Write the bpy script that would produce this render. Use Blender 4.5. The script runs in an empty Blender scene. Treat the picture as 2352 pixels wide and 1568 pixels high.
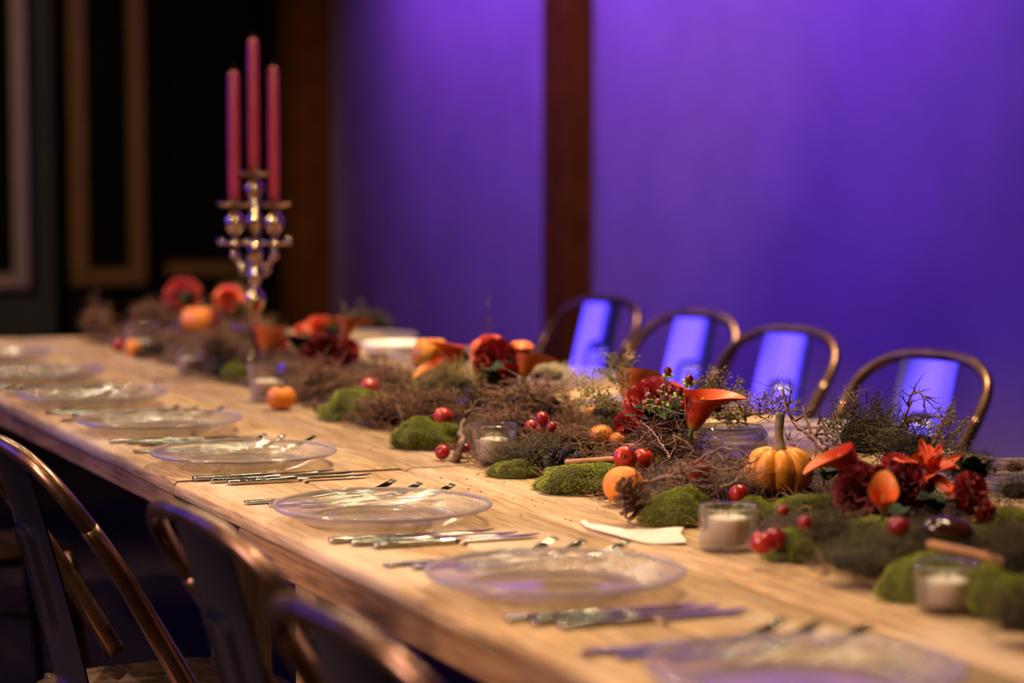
import bpy, math, random
from mathutils import Vector, Matrix, Euler, noise

R = random.Random(7)
PI = math.pi
C = bpy.context.scene.collection
SC = bpy.context.scene

# ------------------------------------------------------------------ camera
# world: +x runs across the table (away from the near guests), +y along it, z up
TH, PITCH, CAMZ, F = math.radians(23.3), math.radians(4.47), 1.28, 85 / 36 * 2352
cam_d = bpy.data.cameras.new('camera')
cam_d.lens, cam_d.sensor_width = 85, 36
cam_d.clip_start = 0.05
cam_d.dof.use_dof = True
cam_d.dof.focus_distance = 3.78
cam_d.dof.aperture_fstop = 2.3
cam = bpy.data.objects.new('camera', cam_d)
C.objects.link(cam)
cam.location = (0, 0, CAMZ)
cam.rotation_euler = (PI / 2 - PITCH, 0, -TH)
SC.camera = cam

# ------------------------------------------------------------------ colour management, world
SC.view_settings.view_transform = 'Standard'
SC.view_settings.look = 'None'
SC.view_settings.gamma = 1
SC.view_settings.exposure = 0
SC.view_settings.use_curve_mapping = False
SC.cycles.use_denoising = True
SC.cycles.max_bounces = 10
SC.cycles.transparent_max_bounces = 24
SC.cycles.sample_clamp_indirect = 6
SC.cycles.caustics_reflective = False
SC.cycles.caustics_refractive = False
W = bpy.data.worlds.new('world')
SC.world = W
W.use_nodes = True
W.node_tree.nodes['Background'].inputs[0].default_value = (0.5, 0.38, 0.42, 1)
W.node_tree.nodes['Background'].inputs[1].default_value = 0.012


# ------------------------------------------------------------------ lights
def aim(o, loc, to):
    o.location = loc
    o.rotation_euler = (Vector(to) - Vector(loc)).to_track_quat('-Z', 'Y').to_euler()


def spot(name, loc, to, power, color, angle=60, blend=.6, radius=.04):
    l = bpy.data.lights.new(name, 'SPOT')
    l.energy, l.color, l.spot_size, l.spot_blend, l.shadow_soft_size = power, color, math.radians(angle), blend, radius
    o = bpy.data.objects.new(name, l)
    C.objects.link(o)
    aim(o, loc, to)
    return o


def area(name, loc, to, power, color, sx, sy, spread=180):
    l = bpy.data.lights.new(name, 'AREA')
    l.shape = 'RECTANGLE'
    l.energy, l.color, l.size, l.size_y = power, color, sx, sy
    l.spread = math.radians(spread)
    o = bpy.data.objects.new(name, l)
    C.objects.link(o)
    aim(o, loc, to)
    return o


WARM = (1.0, 0.73, 0.42)
spot('ceiling_spot', (2.2, 4.4, 3.3), (1.6, 4.2, .75), 330, WARM, 60, .8, .04)
spot('ceiling_spot', (2.2, 3.1, 3.3), (1.7, 3.1, .75), 90, WARM, 50, .9, .04)
spot('ceiling_spot', (2.3, 6.2, 3.3), (1.8, 6.2, .75), 240, WARM, 58, .8, .04)
spot('ceiling_spot', (1.15, 2.5, 3.3), (.95, 2.45, .75), 165, WARM, 40, 1, .04)
for sy, sp in ((1.9, 60), (3.3, 150), (4.7, 170), (6.1, 190)):
    spot('front_spot', (-1.0, sy, 3.05), (1.45, sy + .1, .7), sp, (1, .68, .50), 30, .7, .08)
area('front_fill_strip', (-1.7, 2.1, 2.05), (1.05, 2.5, .68), 8, (1, .66, .55), 2.8, .8, 24)  # unseen fill added to brighten the table's front face
spot('candelabra_fill_spot', (.9, 2.0, 2.95), (1.72, 5.6, 1.3), 400, (1, .74, .5), 13, .5, .06)  # unseen narrow spot added to brighten the red candles
for cy_ in (4.4, 5.3, 6.2):
    spot('chair_fill_spot', (2.6, cy_, 3.4), (2.72, cy_, .8), 380, WARM, 40, .5, .05)  # unseen spots added for highlights on the far chair hoops
# small unseen lamps added above the table to put glints on glass and cutlery
for i_ in range(14):
    l_ = bpy.data.lights.new('glint_lamp', 'SPOT')
    l_.energy, l_.color, l_.shadow_soft_size, l_.spot_size, l_.spot_blend = 20, (1, .74, .46), .03, math.radians(75), .4
    o_ = bpy.data.objects.new('glint_lamp', l_)
    C.objects.link(o_)
    aim(o_, (.55 + 1.3 * (i_ % 2) + .25 * math.sin(i_ * 2.3), 2.2 + i_ * .42, 2.75 + .12 * math.cos(i_ * 1.7)), (1.3, 1.6 + i_ * .36, .75))
area('led_panel', (-.95, 7.1, 1.95), (2.6, 5.3, 1.2), 27, (.085, .05, 1.0), 4.4, 1.3, 96)
area('led_wash', (2.95, 7.55, 3.3), (3.7, 7.55, 1.9), 30, (.27, .075, 1.0), 4.8, .12, 60)
for wy, wp in ((4.9, 10), (5.8, 56), (6.7, 56), (7.5, 78), (8.5, 72), (9.3, 40)):
    spot('led_wall_spot', (2.95, wy, 3.2), (3.7, wy, 2.2), wp * .85, (.27, .082, 1.0), 46, 1, .06)
spot('wall_fill_spot', (1.2, 4.2, 3.2), (3.6, 8.2, 1.5), 140, (1, .6, .15), 44, .9, .08)  # unseen spot added to warm the brown post
spot('wall_fill_spot', (-.4, 7.2, 3.0), (1.9, 11.2, 1.3), 260, (1, .68, .32), 44, .9, .08)  # unseen spot added to warm the frames on the end wall


# ------------------------------------------------------------------ photo geometry -> world
def ray(x, y):
    dx, dy = (x - 1176) / F, (784 - y) / F
    f = 1.0
    cz, sz = math.cos(PITCH), math.sin(PITCH)
    fy, uz = f * cz + dy * sz, -f * sz + dy * cz
    return Vector((dx * math.cos(TH) + fy * math.sin(TH), -dx * math.sin(TH) + fy * math.cos(TH), uz))


CAM = Vector((0, 0, CAMZ))
TZ = 0.75


def T(x, y, z=TZ):
    d = ray(x, y)
    return CAM + d * ((z - CAMZ) / d.z)


def A(x, y, n):
    d = ray(x, y)
    k = n / d.x
    if n < 2.6 and d.y * k > 6.74: k = 6.74 / d.y      # nothing stands past the table's end
    return CAM + d * k


def ppm(p):
    f = Vector((math.sin(TH) * math.cos(PITCH), math.cos(TH) * math.cos(PITCH), -math.sin(PITCH)))
    return F / (Vector(p) - CAM).dot(f)


# ------------------------------------------------------------------ object helpers
def link(name, data, parent=None, loc=(0, 0, 0), rot=(0, 0, 0), scale=1):
    o = bpy.data.objects.new(name, data)
    C.objects.link(o)
    if parent is not None:
        o.parent = parent
    o.location = loc
    if isinstance(rot, Matrix):
        o.rotation_euler = rot.to_euler()
    else:
        o.rotation_euler = rot
    o.scale = (scale,) * 3 if not hasattr(scale, '__len__') else scale
    return o


def tag(o, label=None, cat=None, group=None, kind=None):
    if label: o['label'] = label
    if cat: o['category'] = cat
    if group: o['group'] = group
    if kind: o['kind'] = kind
    return o


def thing(name, label, cat, loc=(0, 0, 0), rot=(0, 0, 0), scale=1, group=None, data=None):
    return tag(link(name, data, None, loc, rot, scale), label, cat, group)


class MB:
    def __init__(s):
        s.v, s.f = [], []

    def add(s, v, f):
        b = len(s.v)
        s.v += [tuple(p) for p in v]
        s.f += [tuple(i + b for i in q) for q in f]
        return s

    def grid(s, nu, nv, fn, wrap=False):
        v = [fn(i / (nu if wrap else nu - 1), j / (nv - 1)) for j in range(nv) for i in range(nu)]
        f = []
        for j in range(nv - 1):
            for i in range(nu if wrap else nu - 1):
                a, b = j * nu + i, j * nu + (i + 1) % nu
                f.append((a, b, b + nu, a + nu))
        return s.add(v, f)

    def lathe(s, prof, n=32, cap=True, fn=None):
        def p(u, k):
            r, z = prof[k]
            a = 2 * PI * u
            if fn:
                r, z = fn(r, z, a)
            return (r * math.cos(a), r * math.sin(a), z)
        m = len(prof)
        v = [p(i / n, k) for k in range(m) for i in range(n)]
        f = [(k * n + i, k * n + (i + 1) % n, (k + 1) * n + (i + 1) % n, (k + 1) * n + i) for k in range(m - 1) for i in range(n)]
        if cap:
            if prof[0][0] > 1e-5: f.append(tuple(range(n - 1, -1, -1)))
            if prof[-1][0] > 1e-5: f.append(tuple(range((m - 1) * n, m * n)))
        return s.add(v, f)

    def tube(s, pts, rad, n=6, cap=True, flat=1.0):
        pts = [Vector(p) for p in pts]
        m = len(pts)
        if not hasattr(rad, '__len__'): rad = [rad] * m
        v = []
        up = Vector((0.13, 0.21, 0.97))
        for k in range(m):
            t = (pts[min(k + 1, m - 1)] - pts[max(k - 1, 0)])
            if t.length < 1e-9: t = Vector((0, 0, 1))
            t.normalize()
            if k == 0 and abs(t.dot(up)) > .9: up = Vector((1, .1, .05))
            a = up - t * up.dot(t)
            if a.length < 1e-6: a = t.orthogonal()
            a.normalize()
            up = a
            b = t.cross(a)
            for i in range(n):
                w = 2 * PI * i / n
                v.append(pts[k] + (a * math.cos(w) * flat + b * math.sin(w)) * rad[k])
        f = [(k * n + i, k * n + (i + 1) % n, (k + 1) * n + (i + 1) % n, (k + 1) * n + i) for k in range(m - 1) for i in range(n)]
        if cap:
            f.append(tuple(range(n - 1, -1, -1)))
            f.append(tuple(range((m - 1) * n, m * n)))
        return s.add(v, f)

    def box(s, x0, y0, z0, x1, y1, z1, bev=0):
        if bev <= 0:
            v = [(x, y, z) for z in (z0, z1) for y in (y0, y1) for x in (x0, x1)]
            return s.add(v, [(0, 2, 3, 1), (4, 5, 7, 6), (0, 1, 5, 4), (2, 6, 7, 3), (0, 4, 6, 2), (1, 3, 7, 5)])
        b = bev
        rings = []
        for z, d in ((z0, b), (z0 + b, 0), (z1 - b, 0), (z1, b)):
            rings.append([(x0 + b, y0 + d, z), (x1 - b, y0 + d, z), (x1 - d, y0 + b, z), (x1 - d, y1 - b, z),
                          (x1 - b, y1 - d, z), (x0 + b, y1 - d, z), (x0 + d, y1 - b, z), (x0 + d, y0 + b, z)])
        v = [p for r in rings for p in r]
        f = [(k * 8 + i, k * 8 + (i + 1) % 8, k * 8 + 8 + (i + 1) % 8, k * 8 + 8 + i) for k in range(3) for i in range(8)]
        f += [tuple(range(7, -1, -1)), tuple(range(24, 32))]
        return s.add(v, f)

    def ball(s, c, r, nu=10, nv=7, sq=(1, 1, 1)):
        c = Vector(c)
        v = [c + Vector((0, 0, -r * sq[2]))]
        for j in range(1, nv):
            t = PI * j / nv
            for i in range(nu):
                a = 2 * PI * i / nu
                v.append(c + Vector((r * sq[0] * math.sin(t) * math.cos(a), r * sq[1] * math.sin(t) * math.sin(a), -r * sq[2] * math.cos(t))))
        v.append(c + Vector((0, 0, r * sq[2])))
        f = [(0, 1 + (i + 1) % nu, 1 + i) for i in range(nu)]
        for j in range(nv - 2):
            for i in range(nu):
                a, b = 1 + j * nu + i, 1 + j * nu + (i + 1) % nu
                f.append((a, b, b + nu, a + nu))
        L = len(v) - 1
        f += [(1 + (nv - 2) * nu + i, 1 + (nv - 2) * nu + (i + 1) % nu, L) for i in range(nu)]
        return s.add(v, f)

    def tf(s, m):
        s.v = [tuple(m @ Vector(p)) for p in s.v]
        return s

    def mesh(s, name, mat, smooth=True):
        me = bpy.data.meshes.new(name)
        me.from_pydata(s.v, [], s.f)
        me.materials.append(mat)
        me.polygons.foreach_set('use_smooth', [smooth] * len(me.polygons))
        if smooth == 'auto':
            me.set_sharp_from_angle(angle=math.radians(38))
        me.update()
        return me


def auto(me, deg=38):
    me.set_sharp_from_angle(angle=math.radians(deg))
    return me


def crom(P, k=6):
    P = [Vector(p) for p in P]
    out = []
    for i in range(len(P) - 1):
        a, b, c, d = P[max(i - 1, 0)], P[i], P[i + 1], P[min(i + 2, len(P) - 1)]
        for j in range(k):
            t = j / k
            out.append(.5 * (2 * b + (c - a) * t + (2 * a - 5 * b + 4 * c - d) * t * t + (3 * b - a - 3 * c + d) * t ** 3))
    out.append(P[-1])
    return out


# ------------------------------------------------------------------ materials
class N:
    def __init__(s, name):
        s.m = bpy.data.materials.new(name)
        s.m.use_nodes = True
        s.t = s.m.node_tree
        s.b = s.t.nodes['Principled BSDF']
        s.out = s.t.nodes['Material Output']

    def n(s, typ, **kw):
        nd = s.t.nodes.new('ShaderNode' + typ)
        for k, v in kw.items():
            if k in nd.inputs: nd.inputs[k].default_value = v
            else: setattr(nd, k, v)
        return nd

    def l(s, a, b):
        s.t.links.new(a, b)

    def coord(s, scale=(1, 1, 1), kind='Object', rnd=True):
        tc = s.n('TexCoord')
        mp = s.n('Mapping')
        mp.inputs['Scale'].default_value = scale
        s.l(tc.outputs[kind], mp.inputs['Vector'])
        if rnd:
            oi = s.n('ObjectInfo')
            mu = s.n('Math', operation='MULTIPLY')
            mu.inputs[1].default_value = 37.0
            s.l(oi.outputs['Random'], mu.inputs[0])
            cb = s.n('CombineXYZ')
            for i in range(3): s.l(mu.outputs[0], cb.inputs[i])
            s.l(cb.outputs[0], mp.inputs['Location'])
        return mp.outputs[0]

    def noise(s, vec, scale, detail=4, rough=.55, dist=0):
        nd = s.n('TexNoise')
        nd.inputs['Scale'].default_value = scale
        nd.inputs['Detail'].default_value = detail
        nd.inputs['Roughness'].default_value = rough
        nd.inputs['Distortion'].default_value = dist
        s.l(vec, nd.inputs['Vector'])
        return nd.outputs['Fac']

    def ramp(s, fac, stops):
        r = s.n('ValToRGB')
        e = r.color_ramp.elements
        e[0].position, e[0].color = stops[0][0], (*stops[0][1], 1)
        e[1].position, e[1].color = stops[-1][0], (*stops[-1][1], 1)
        for p, c in stops[1:-1]:
            x = e.new(p)
            x.color = (*c, 1)
        s.l(fac, r.inputs[0])
        return r.outputs['Color']

    def mix(s, fac, a, b, mode='MIX'):
        m = s.n('Mix', data_type='RGBA', blend_type=mode)
        for sock, val in ((m.inputs[0], fac), (m.inputs[6], a), (m.inputs[7], b)):
            if isinstance(val, bpy.types.NodeSocket): s.l(val, sock)
            elif hasattr(val, '__len__'): sock.default_value = (*val, 1)
            else: sock.default_value = val
        return m.outputs[2]

    def bump(s, h, strength=.3, dist=.002, prev=None):
        b = s.n('Bump')
        b.inputs['Strength'].default_value = strength
        b.inputs['Distance'].default_value = dist
        s.l(h, b.inputs['Height'])
        if prev: s.l(prev, b.inputs['Normal'])
        return b.outputs[0]

    def set(s, **kw):
        names = dict(color='Base Color', rough='Roughness', metal='Metallic', spec='Specular IOR Level', coat='Coat Weight',
                     coatr='Coat Roughness', sss='Subsurface Weight', sssr='Subsurface Radius', ssss='Subsurface Scale', sheen='Sheen Weight',
                     normal='Normal', trans='Transmission Weight', ior='IOR', aniso='Anisotropic')
        for k, v in kw.items():
            i = s.b.inputs[names[k]]
            if isinstance(v, bpy.types.NodeSocket): s.l(v, i)
            elif k == 'color': i.default_value = (*v, 1)
            else: i.default_value = v
        return s


def simple(name, c1, c2=None, scale=60, rough=.5, metal=0, bump=0, bscale=None, bd=.001, lo=.35, hi=.65, **kw):
    s = N(name)
    v = s.coord()
    c2 = c2 or tuple(x * .7 for x in c1)
    col = s.ramp(s.noise(v, scale), [(lo, c2), (hi, c1)])
    s.set(color=col, rough=rough, metal=metal, **kw)
    if bump:
        s.set(normal=s.bump(s.noise(v, bscale or scale * 2, 3), bump, bd))
    return s.m


def wood(name, light, mid, dark, wash, axis='y', wash_amt=.5, rough=.72):
    s = N(name)
    def sc(a, l):
        return {'y': (a, l, a), 'z': (a, a, l), 'x': (l, a, a)}[axis]
    v1 = s.coord(sc(1, .035))
    fine = s.noise(v1, 230, 6, .6)
    v2 = s.coord(sc(1, .12))
    bands = s.noise(v2, 22, 5, .6, 1.2)
    v3 = s.coord(sc(1, .35))
    big = s.noise(v3, 5, 5, .6, .8)
    col = s.ramp(bands, [(.28, dark), (.48, mid), (.7, light)])
    col = s.mix(s.ramp(fine, [(.36, (.55, .55, .55)), (.6, (1, 1, 1))]), (0, 0, 0), col, 'MIX') if False else col
    f2 = s.ramp(fine, [(.36, (.42, .38, .36)), (.56, (1, 1, 1))])
    col = s.mix(.85, col, f2, 'MULTIPLY')
    w = s.ramp(big, [(.48, (0, 0, 0)), (.68, (1, 1, 1))])
    wm = s.n('Math', operation='MULTIPLY')
    wm.inputs[1].default_value = wash_amt
    s.l(w, wm.inputs[0])
    col = s.mix(wm.outputs[0], col, wash)
    # knots
    vk = s.coord(sc(1, .45))
    vo = s.n('TexVoronoi')
    vo.inputs['Scale'].default_value = 5.5
    s.l(vk, vo.inputs['Vector'])
    kn = s.ramp(vo.outputs['Distance'], [(.05, (1, 1, 1)), (.13, (0, 0, 0))])
    col = s.mix(kn, col, tuple(x * .45 for x in dark))
    oi = s.n('ObjectInfo')
    tone = s.ramp(oi.outputs['Random'], [(0, (.8, .78, .76)), (1, (1.08, 1.05, 1.0))])
    col = s.mix(1.0, col, tone, 'MULTIPLY')
    s.set(color=col, rough=rough, spec=.16)
    s.set(normal=s.bump(fine, .55, .0016))
    return s.m


def glass(name, tint=(1, 1, 1), refr=.3, rough=.0, bump=None, bscale=60, bd=.002, spec=1.0, ior=1.5, milk=0):
    s = N(name)
    s.t.nodes.remove(s.b)
    tr = s.n('BsdfTransparent')
    tr.inputs[0].default_value = (*tint, 1)
    rf = s.n('BsdfGlass')
    rf.inputs['Color'].default_value = (*tint, 1)
    rf.inputs['IOR'].default_value = 1.45
    rf.inputs['Roughness'].default_value = rough
    gl = s.n('BsdfGlossy')
    gl.inputs['Roughness'].default_value = .03 + rough
    gl.inputs['Color'].default_value = (spec, spec, spec, 1)
    fr = s.n('Fresnel')
    fr.inputs['IOR'].default_value = ior
    ge = s.n('NewGeometry')
    inv = s.n('Math', operation='SUBTRACT')
    inv.inputs[0].default_value = 1.0
    s.l(ge.outputs['Backfacing'], inv.inputs[1])
    ff = s.n('Math', operation='MULTIPLY')
    s.l(fr.outputs[0], ff.inputs[0])
    s.l(inv.outputs[0], ff.inputs[1])
    m2 = s.n('MixShader')
    s.l(ff.outputs[0], m2.inputs[0])
    s.l(tr.outputs[0], m2.inputs[1])
    s.l(gl.outputs[0], m2.inputs[2])
    m1 = s.n('MixShader')
    m1.inputs[0].default_value = refr
    s.l(m2.outputs[0], m1.inputs[1])
    s.l(rf.outputs[0], m1.inputs[2])
    fin = m1
    if milk:
        df = s.n('BsdfDiffuse')
        df.inputs[0].default_value = (.9, .87, .82, 1)
        fin = s.n('MixShader')
        fin.inputs[0].default_value = milk
        s.l(m1.outputs[0], fin.inputs[1])
        s.l(df.outputs[0], fin.inputs[2])
    s.l(fin.outputs[0], s.out.inputs['Surface'])
    if bump:
        v = s.coord(rnd=False)
        if bump == 'hobnail':      # rings of pressed dots
            sep = s.n('SeparateXYZ')
            s.l(v, sep.inputs[0])
            cb = s.n('CombineXYZ')
            at = s.n('Math', operation='ARCTAN2')
            s.l(sep.outputs[1], at.inputs[0]); s.l(sep.outputs[0], at.inputs[1])
            ma = s.n('Math', operation='MULTIPLY'); ma.inputs[1].default_value = 230
            s.l(at.outputs[0], ma.inputs[0])
            sa = s.n('Math', operation='SINE'); s.l(ma.outputs[0], sa.inputs[0])
            le = s.n('VectorMath', operation='LENGTH')
            mz = s.n('CombineXYZ'); s.l(sep.outputs[0], mz.inputs[0]); s.l(sep.outputs[1], mz.inputs[1])
            s.l(mz.outputs[0], le.inputs[0])
            mr = s.n('Math', operation='MULTIPLY'); mr.inputs[1].default_value = 1900
            s.l(le.outputs['Value'], mr.inputs[0])
            sr = s.n('Math', operation='SINE'); s.l(mr.outputs[0], sr.inputs[0])
            pr = s.n('Math', operation='MULTIPLY'); s.l(sa.outputs[0], pr.inputs[0]); s.l(sr.outputs[0], pr.inputs[1])
            gt = s.n('Math', operation='GREATER_THAN'); gt.inputs[1].default_value = .106
            s.l(le.outputs['Value'], gt.inputs[0])
            pm = s.n('Math', operation='MULTIPLY'); s.l(pr.outputs[0], pm.inputs[0]); s.l(gt.outputs[0], pm.inputs[1])
            nb = s.bump(pm.outputs[0], .35, .00045)
        else:
            nb = s.bump(s.noise(v, bscale, 2), bump, bd)
        for nd in (rf, gl, fr):
            s.l(nb, nd.inputs['Normal'])
    return s.m


M = {}
M['table'] = wood('table_wood', (.62, .44, .255), (.50, .335, .175), (.29, .17, .08), (.64, .51, .39), 'y', .6)
M['apron'] = wood('apron_wood', (.44, .25, .12), (.33, .18, .08), (.18, .09, .04), (.38, .25, .17), 'y', .3)
M['legwood'] = wood('leg_wood', (.52, .32, .17), (.42, .25, .12), (.26, .14, .06), (.46, .32, .2), 'z', .3)
M['floor'] = wood('floor_wood', (.035, .022, .012), (.022, .013, .007), (.01, .006, .004), (.03, .02, .012), 'y', .3, .75)
M['wall'] = simple('wall_paint', (.5, .36, .5), (.43, .31, .44), 3, .8, 0, .15, 90, .002)
M['endwall'] = simple('dark_paint', (.012, .012, .009), (.007, .007, .006), 3, .8, 0, .1, 60, spec=.08)
M['slate'] = simple('slate_paint', (.06, .062, .055), (.045, .048, .045), 4, .8, 0, .1, 60, spec=.1)
M['post'] = simple('brown_post', (.24, .085, .008), (.17, .058, .005), 8, .8, 0, .2, 80, spec=.1)
M['gold'] = simple('gilded_wood', (.24, .12, .018), (.16, .08, .01), 30, .5, 0, .2, 90)
M['pinkwood'] = simple('limed_wood', (.42, .30, .26), (.33, .23, .2), 30, .5, 0, .2, 90)
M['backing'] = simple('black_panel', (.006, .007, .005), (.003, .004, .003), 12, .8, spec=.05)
s = N('chair_metal')
v = s.coord((1, 1, .08))
s.set(color=s.ramp(s.noise(s.coord(), 9, 4), [(.35, (.13, .06, .034)), (.65, (.26, .145, .085))]), metal=.9,
      rough=s.ramp(s.noise(s.coord(), 40, 3), [(.3, (.26, .26, .26)), (.7, (.42, .42, .42))]), coat=.35, coatr=.12)
M['chair'] = s.m
s = N('splat_metal')
s.set(color=s.ramp(s.noise(s.coord((1, 1, .3)), 7, 4), [(.35, (.74, .68, .76)), (.65, (.86, .80, .88))]), metal=1.0, rough=.2)
M['splat'] = s.m
M['steel'] = simple('steel', (.50, .48, .45), (.42, .4, .37), 20, .05, 1)
M['beaded'] = simple('beaded_steel', (.55, .52, .47), (.2, .18, .16), 240, .1, 1, .45, 520, .0008)
M['silver'] = simple('antique_silver', (.86, .64, .38), (.6, .42, .22), 26, .14, 1, .2, 60, .002)
M['plate'] = glass('pressed_glass', (.97, .95, .92), .2, 0, 'hobnail', ior=1.45, milk=.035)
M['rimglass'] = glass('whitened_glass_rim', (.99, .98, .96), .7, 0.02, ior=1.55, milk=.14)  # milk puts the rim's white highlights into the glass colour
M['votive'] = glass('votive_glass', (.97, .96, .97), .3, 0, .12, 45, .003, ior=1.6, milk=.012)
M['ripple'] = glass('ripple_glass', (.985, .985, .985), .5, 0, .3, 34, .006, ior=1.5)
M['bead'] = glass('bauble_glass', (.97, .97, .98), .6, 0)
M['wax'] = simple('white_wax', (.86, .78, .62), (.8, .71, .54), 25, .45, 0, .1, 50, sss=.15)
M['redwax'] = simple('red_wax', (.40, .035, .045), (.33, .025, .03), 20, .42, 0, .1, 60, spec=.45)
M['wick'] = simple('wick', (.05, .03, .025), (.02, .012, .01), 80, .9)
s = N('pumpkin_skin')
v = s.coord()
c = s.ramp(s.noise(v, 16, 5), [(.3, (.78, .25, .018)), (.55, (.85, .34, .03)), (.75, (.92, .46, .07))])
s.set(color=c, rough=.38, spec=.45, normal=s.bump(s.noise(v, 70, 3), .12, .002))
M['pumpkin'] = s.m
M['gourd'] = simple('gourd_skin', (.90, .30, .03), (.80, .20, .015), 18, .42, 0, .15, 60)
M['stem'] = simple('dry_stem', (.33, .26, .16), (.17, .12, .07), 60, .7, 0, .5, 90, .002)
M['orange'] = simple('orange_peel', (.93, .31, .025), (.86, .24, .012), 14, .33, 0, .35, 420, .0006)
M['apple'] = simple('apple_skin', (.42, .02, .014), (.26, .008, .01), 35, .24, 0, 0, coat=.2, coatr=.05, spec=.4)
M['apple2'] = simple('orange_red_skin', (.62, .06, .025), (.46, .025, .016), 35, .26, 0, 0, coat=.2, coatr=.08, spec=.4)
M['apple3'] = simple('dark_red_skin', (.30, .012, .012), (.16, .01, .01), 30, .24, 0, 0, coat=.2, coatr=.06, spec=.4)
M['calyx'] = simple('dry_calyx', (.12, .06, .03), (.05, .03, .015), 90, .8)
M['chestnut'] = simple('chestnut_shell', (.06, .014, .01), (.03, .008, .006), 20, .14, 0, 0, coat=.6, coatr=.05)
s = N('moss')
v = s.coord()
c = s.ramp(s.noise(v, 26, 4), [(.28, (.08, .15, .015)), (.42, (.22, .32, .03)), (.56, (.52, .54, .08)), (.74, (.5, .36, .13))])
s.set(color=c, rough=.75, spec=.2)
M['moss'] = s.m
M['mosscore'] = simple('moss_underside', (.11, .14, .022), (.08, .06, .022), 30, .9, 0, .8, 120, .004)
s = N('dried_moss')
v = s.coord()
c = s.ramp(s.noise(v, 32, 4), [(.3, (.07, .03, .017)), (.5, (.22, .10, .048)), (.72, (.43, .25, .13))])
s.set(color=c, rough=.6, spec=.3)
M['dry'] = s.m
s = N('olive_dried_sprigs')
v = s.coord()
c = s.ramp(s.noise(v, 30, 4), [(.3, (.10, .07, .02)), (.55, (.30, .22, .06)), (.75, (.42, .34, .11))])
s.set(color=c, rough=.65, spec=.25)
M['olive'] = s.m
s = N('brown_green_sprigs')
v = s.coord()
c = s.ramp(s.noise(v, 30, 4), [(.3, (.032, .022, .010)), (.55, (.085, .07, .022)), (.75, (.18, .115, .05))])
s.set(color=c, rough=.65, spec=.25)
M['mossbrown'] = s.m
s = N('cream_lichen')
v = s.coord()
c = s.ramp(s.noise(v, 30, 4), [(.3, (.30, .22, .12)), (.55, (.60, .50, .32)), (.75, (.74, .66, .46))])
s.set(color=c, rough=.75, spec=.2)
M['lichen'] = s.m
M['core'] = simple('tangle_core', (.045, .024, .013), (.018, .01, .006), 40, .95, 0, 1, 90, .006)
M['twig'] = simple('glossy_twig', (.24, .115, .06), (.10, .045, .025), 50, .4, 0, .5, 160, .001, coat=.15, coatr=.2)
M['root'] = simple('rough_twig', (.26, .15, .08), (.13, .07, .04), 40, .6, 0, .6, 120, .002)
M['cone'] = simple('cone_scale', (.20, .105, .042), (.075, .036, .016), 60, .7, 0, .4, 160, spec=.2)
M['darkcone'] = simple('dark_cone_scale', (.045, .024, .016), (.015, .009, .007), 60, .55, 0, .4, 160)
M['cinnamon'] = simple('cinnamon_bark', (.42, .19, .07), (.27, .10, .035), 30, .6, 0, .4, 120, .001)
M['carn'] = simple('red_petal', (.52, .016, .014), (.30, .006, .008), 24, .5, 0, .1, 90, sheen=.15)
M['carn2'] = simple('orange_red_petal', (.85, .10, .02), (.62, .03, .012), 24, .5, 0, .1, 90, sheen=.1)
M['burg'] = simple('burgundy_petal', (.25, .008, .012), (.11, .004, .008), 24, .5, 0, .1, 90, sheen=.1)
M['rosep'] = simple('flame_petal', (.88, .14, .02), (.70, .05, .012), 20, .48, 0, .1, 90)
s = N('calla_spathe')
v = s.coord()
g = s.n('TexCoord')
sp = s.n('SeparateXYZ')
s.l(g.outputs['Generated'], sp.inputs[0])
c = s.ramp(sp.outputs[2], [(.02, (.55, .42, .06)), (.22, (.78, .20, .02)), (.6, (.82, .17, .03)), (1, (.9, .32, .06))])
c2 = s.mix(s.ramp(s.noise(s.coord((1, 1, .15)), 60, 3), [(.35, (0, 0, 0)), (.7, (.5, .5, .5))]), c, (.6, .06, .02))
s.set(color=c2, rough=.42, spec=.35)
M['calla'] = s.m
s = N('calla_spathe_red')
g = s.n('TexCoord')
sp = s.n('SeparateXYZ')
s.l(g.outputs['Generated'], sp.inputs[0])
c = s.ramp(sp.outputs[2], [(.02, (.5, .4, .05)), (.2, (.62, .07, .015)), (.6, (.68, .06, .02)), (1, (.85, .2, .04))])
c2 = s.mix(s.ramp(s.noise(s.coord((1, 1, .15)), 60, 3), [(.35, (0, 0, 0)), (.7, (.45, .45, .45))]), c, (.42, .02, .012))
s.set(color=c2, rough=.42, spec=.35)
M['callared'] = s.m
M['spadix'] = simple('spadix', (.72, .36, .05), (.5, .2, .02), 200, .7, 0, .6, 320, .001)
M['greenstem'] = simple('green_stem', (.16, .24, .05), (.1, .15, .03), 40, .5)
M['leaf'] = simple('dark_leaf', (.022, .05, .012), (.010, .024, .006), 30, .6, 0, .3, 80, .001, spec=.25)
M['sepal'] = simple('green_sepal', (.36, .50, .08), (.24, .36, .04), 40, .45)
M['berry'] = simple('hypericum_berry', (.26, .03, .012), (.10, .008, .008), 90, .12, 0, 0, coat=.7, coatr=.04)
M['seed'] = simple('grass_seed', (.34, .32, .08), (.18, .15, .035), 90, .5)
M['stalk'] = simple('grass_stalk', (.42, .38, .13), (.30, .20, .07), 60, .5)
M['stalk2'] = simple('red_grass_stalk', (.24, .07, .03), (.15, .05, .02), 60, .5)
M['paper'] = simple('cream_bark', (.80, .73, .62), (.72, .62, .5), 30, .7, 0, .2, 80)
M['white'] = simple('white_glaze', (.9, .85, .75), (.86, .8, .7), 12, .25)
M['soil'] = simple('soil', (.08, .045, .025), (.03, .02, .012), 300, .9)

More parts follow.
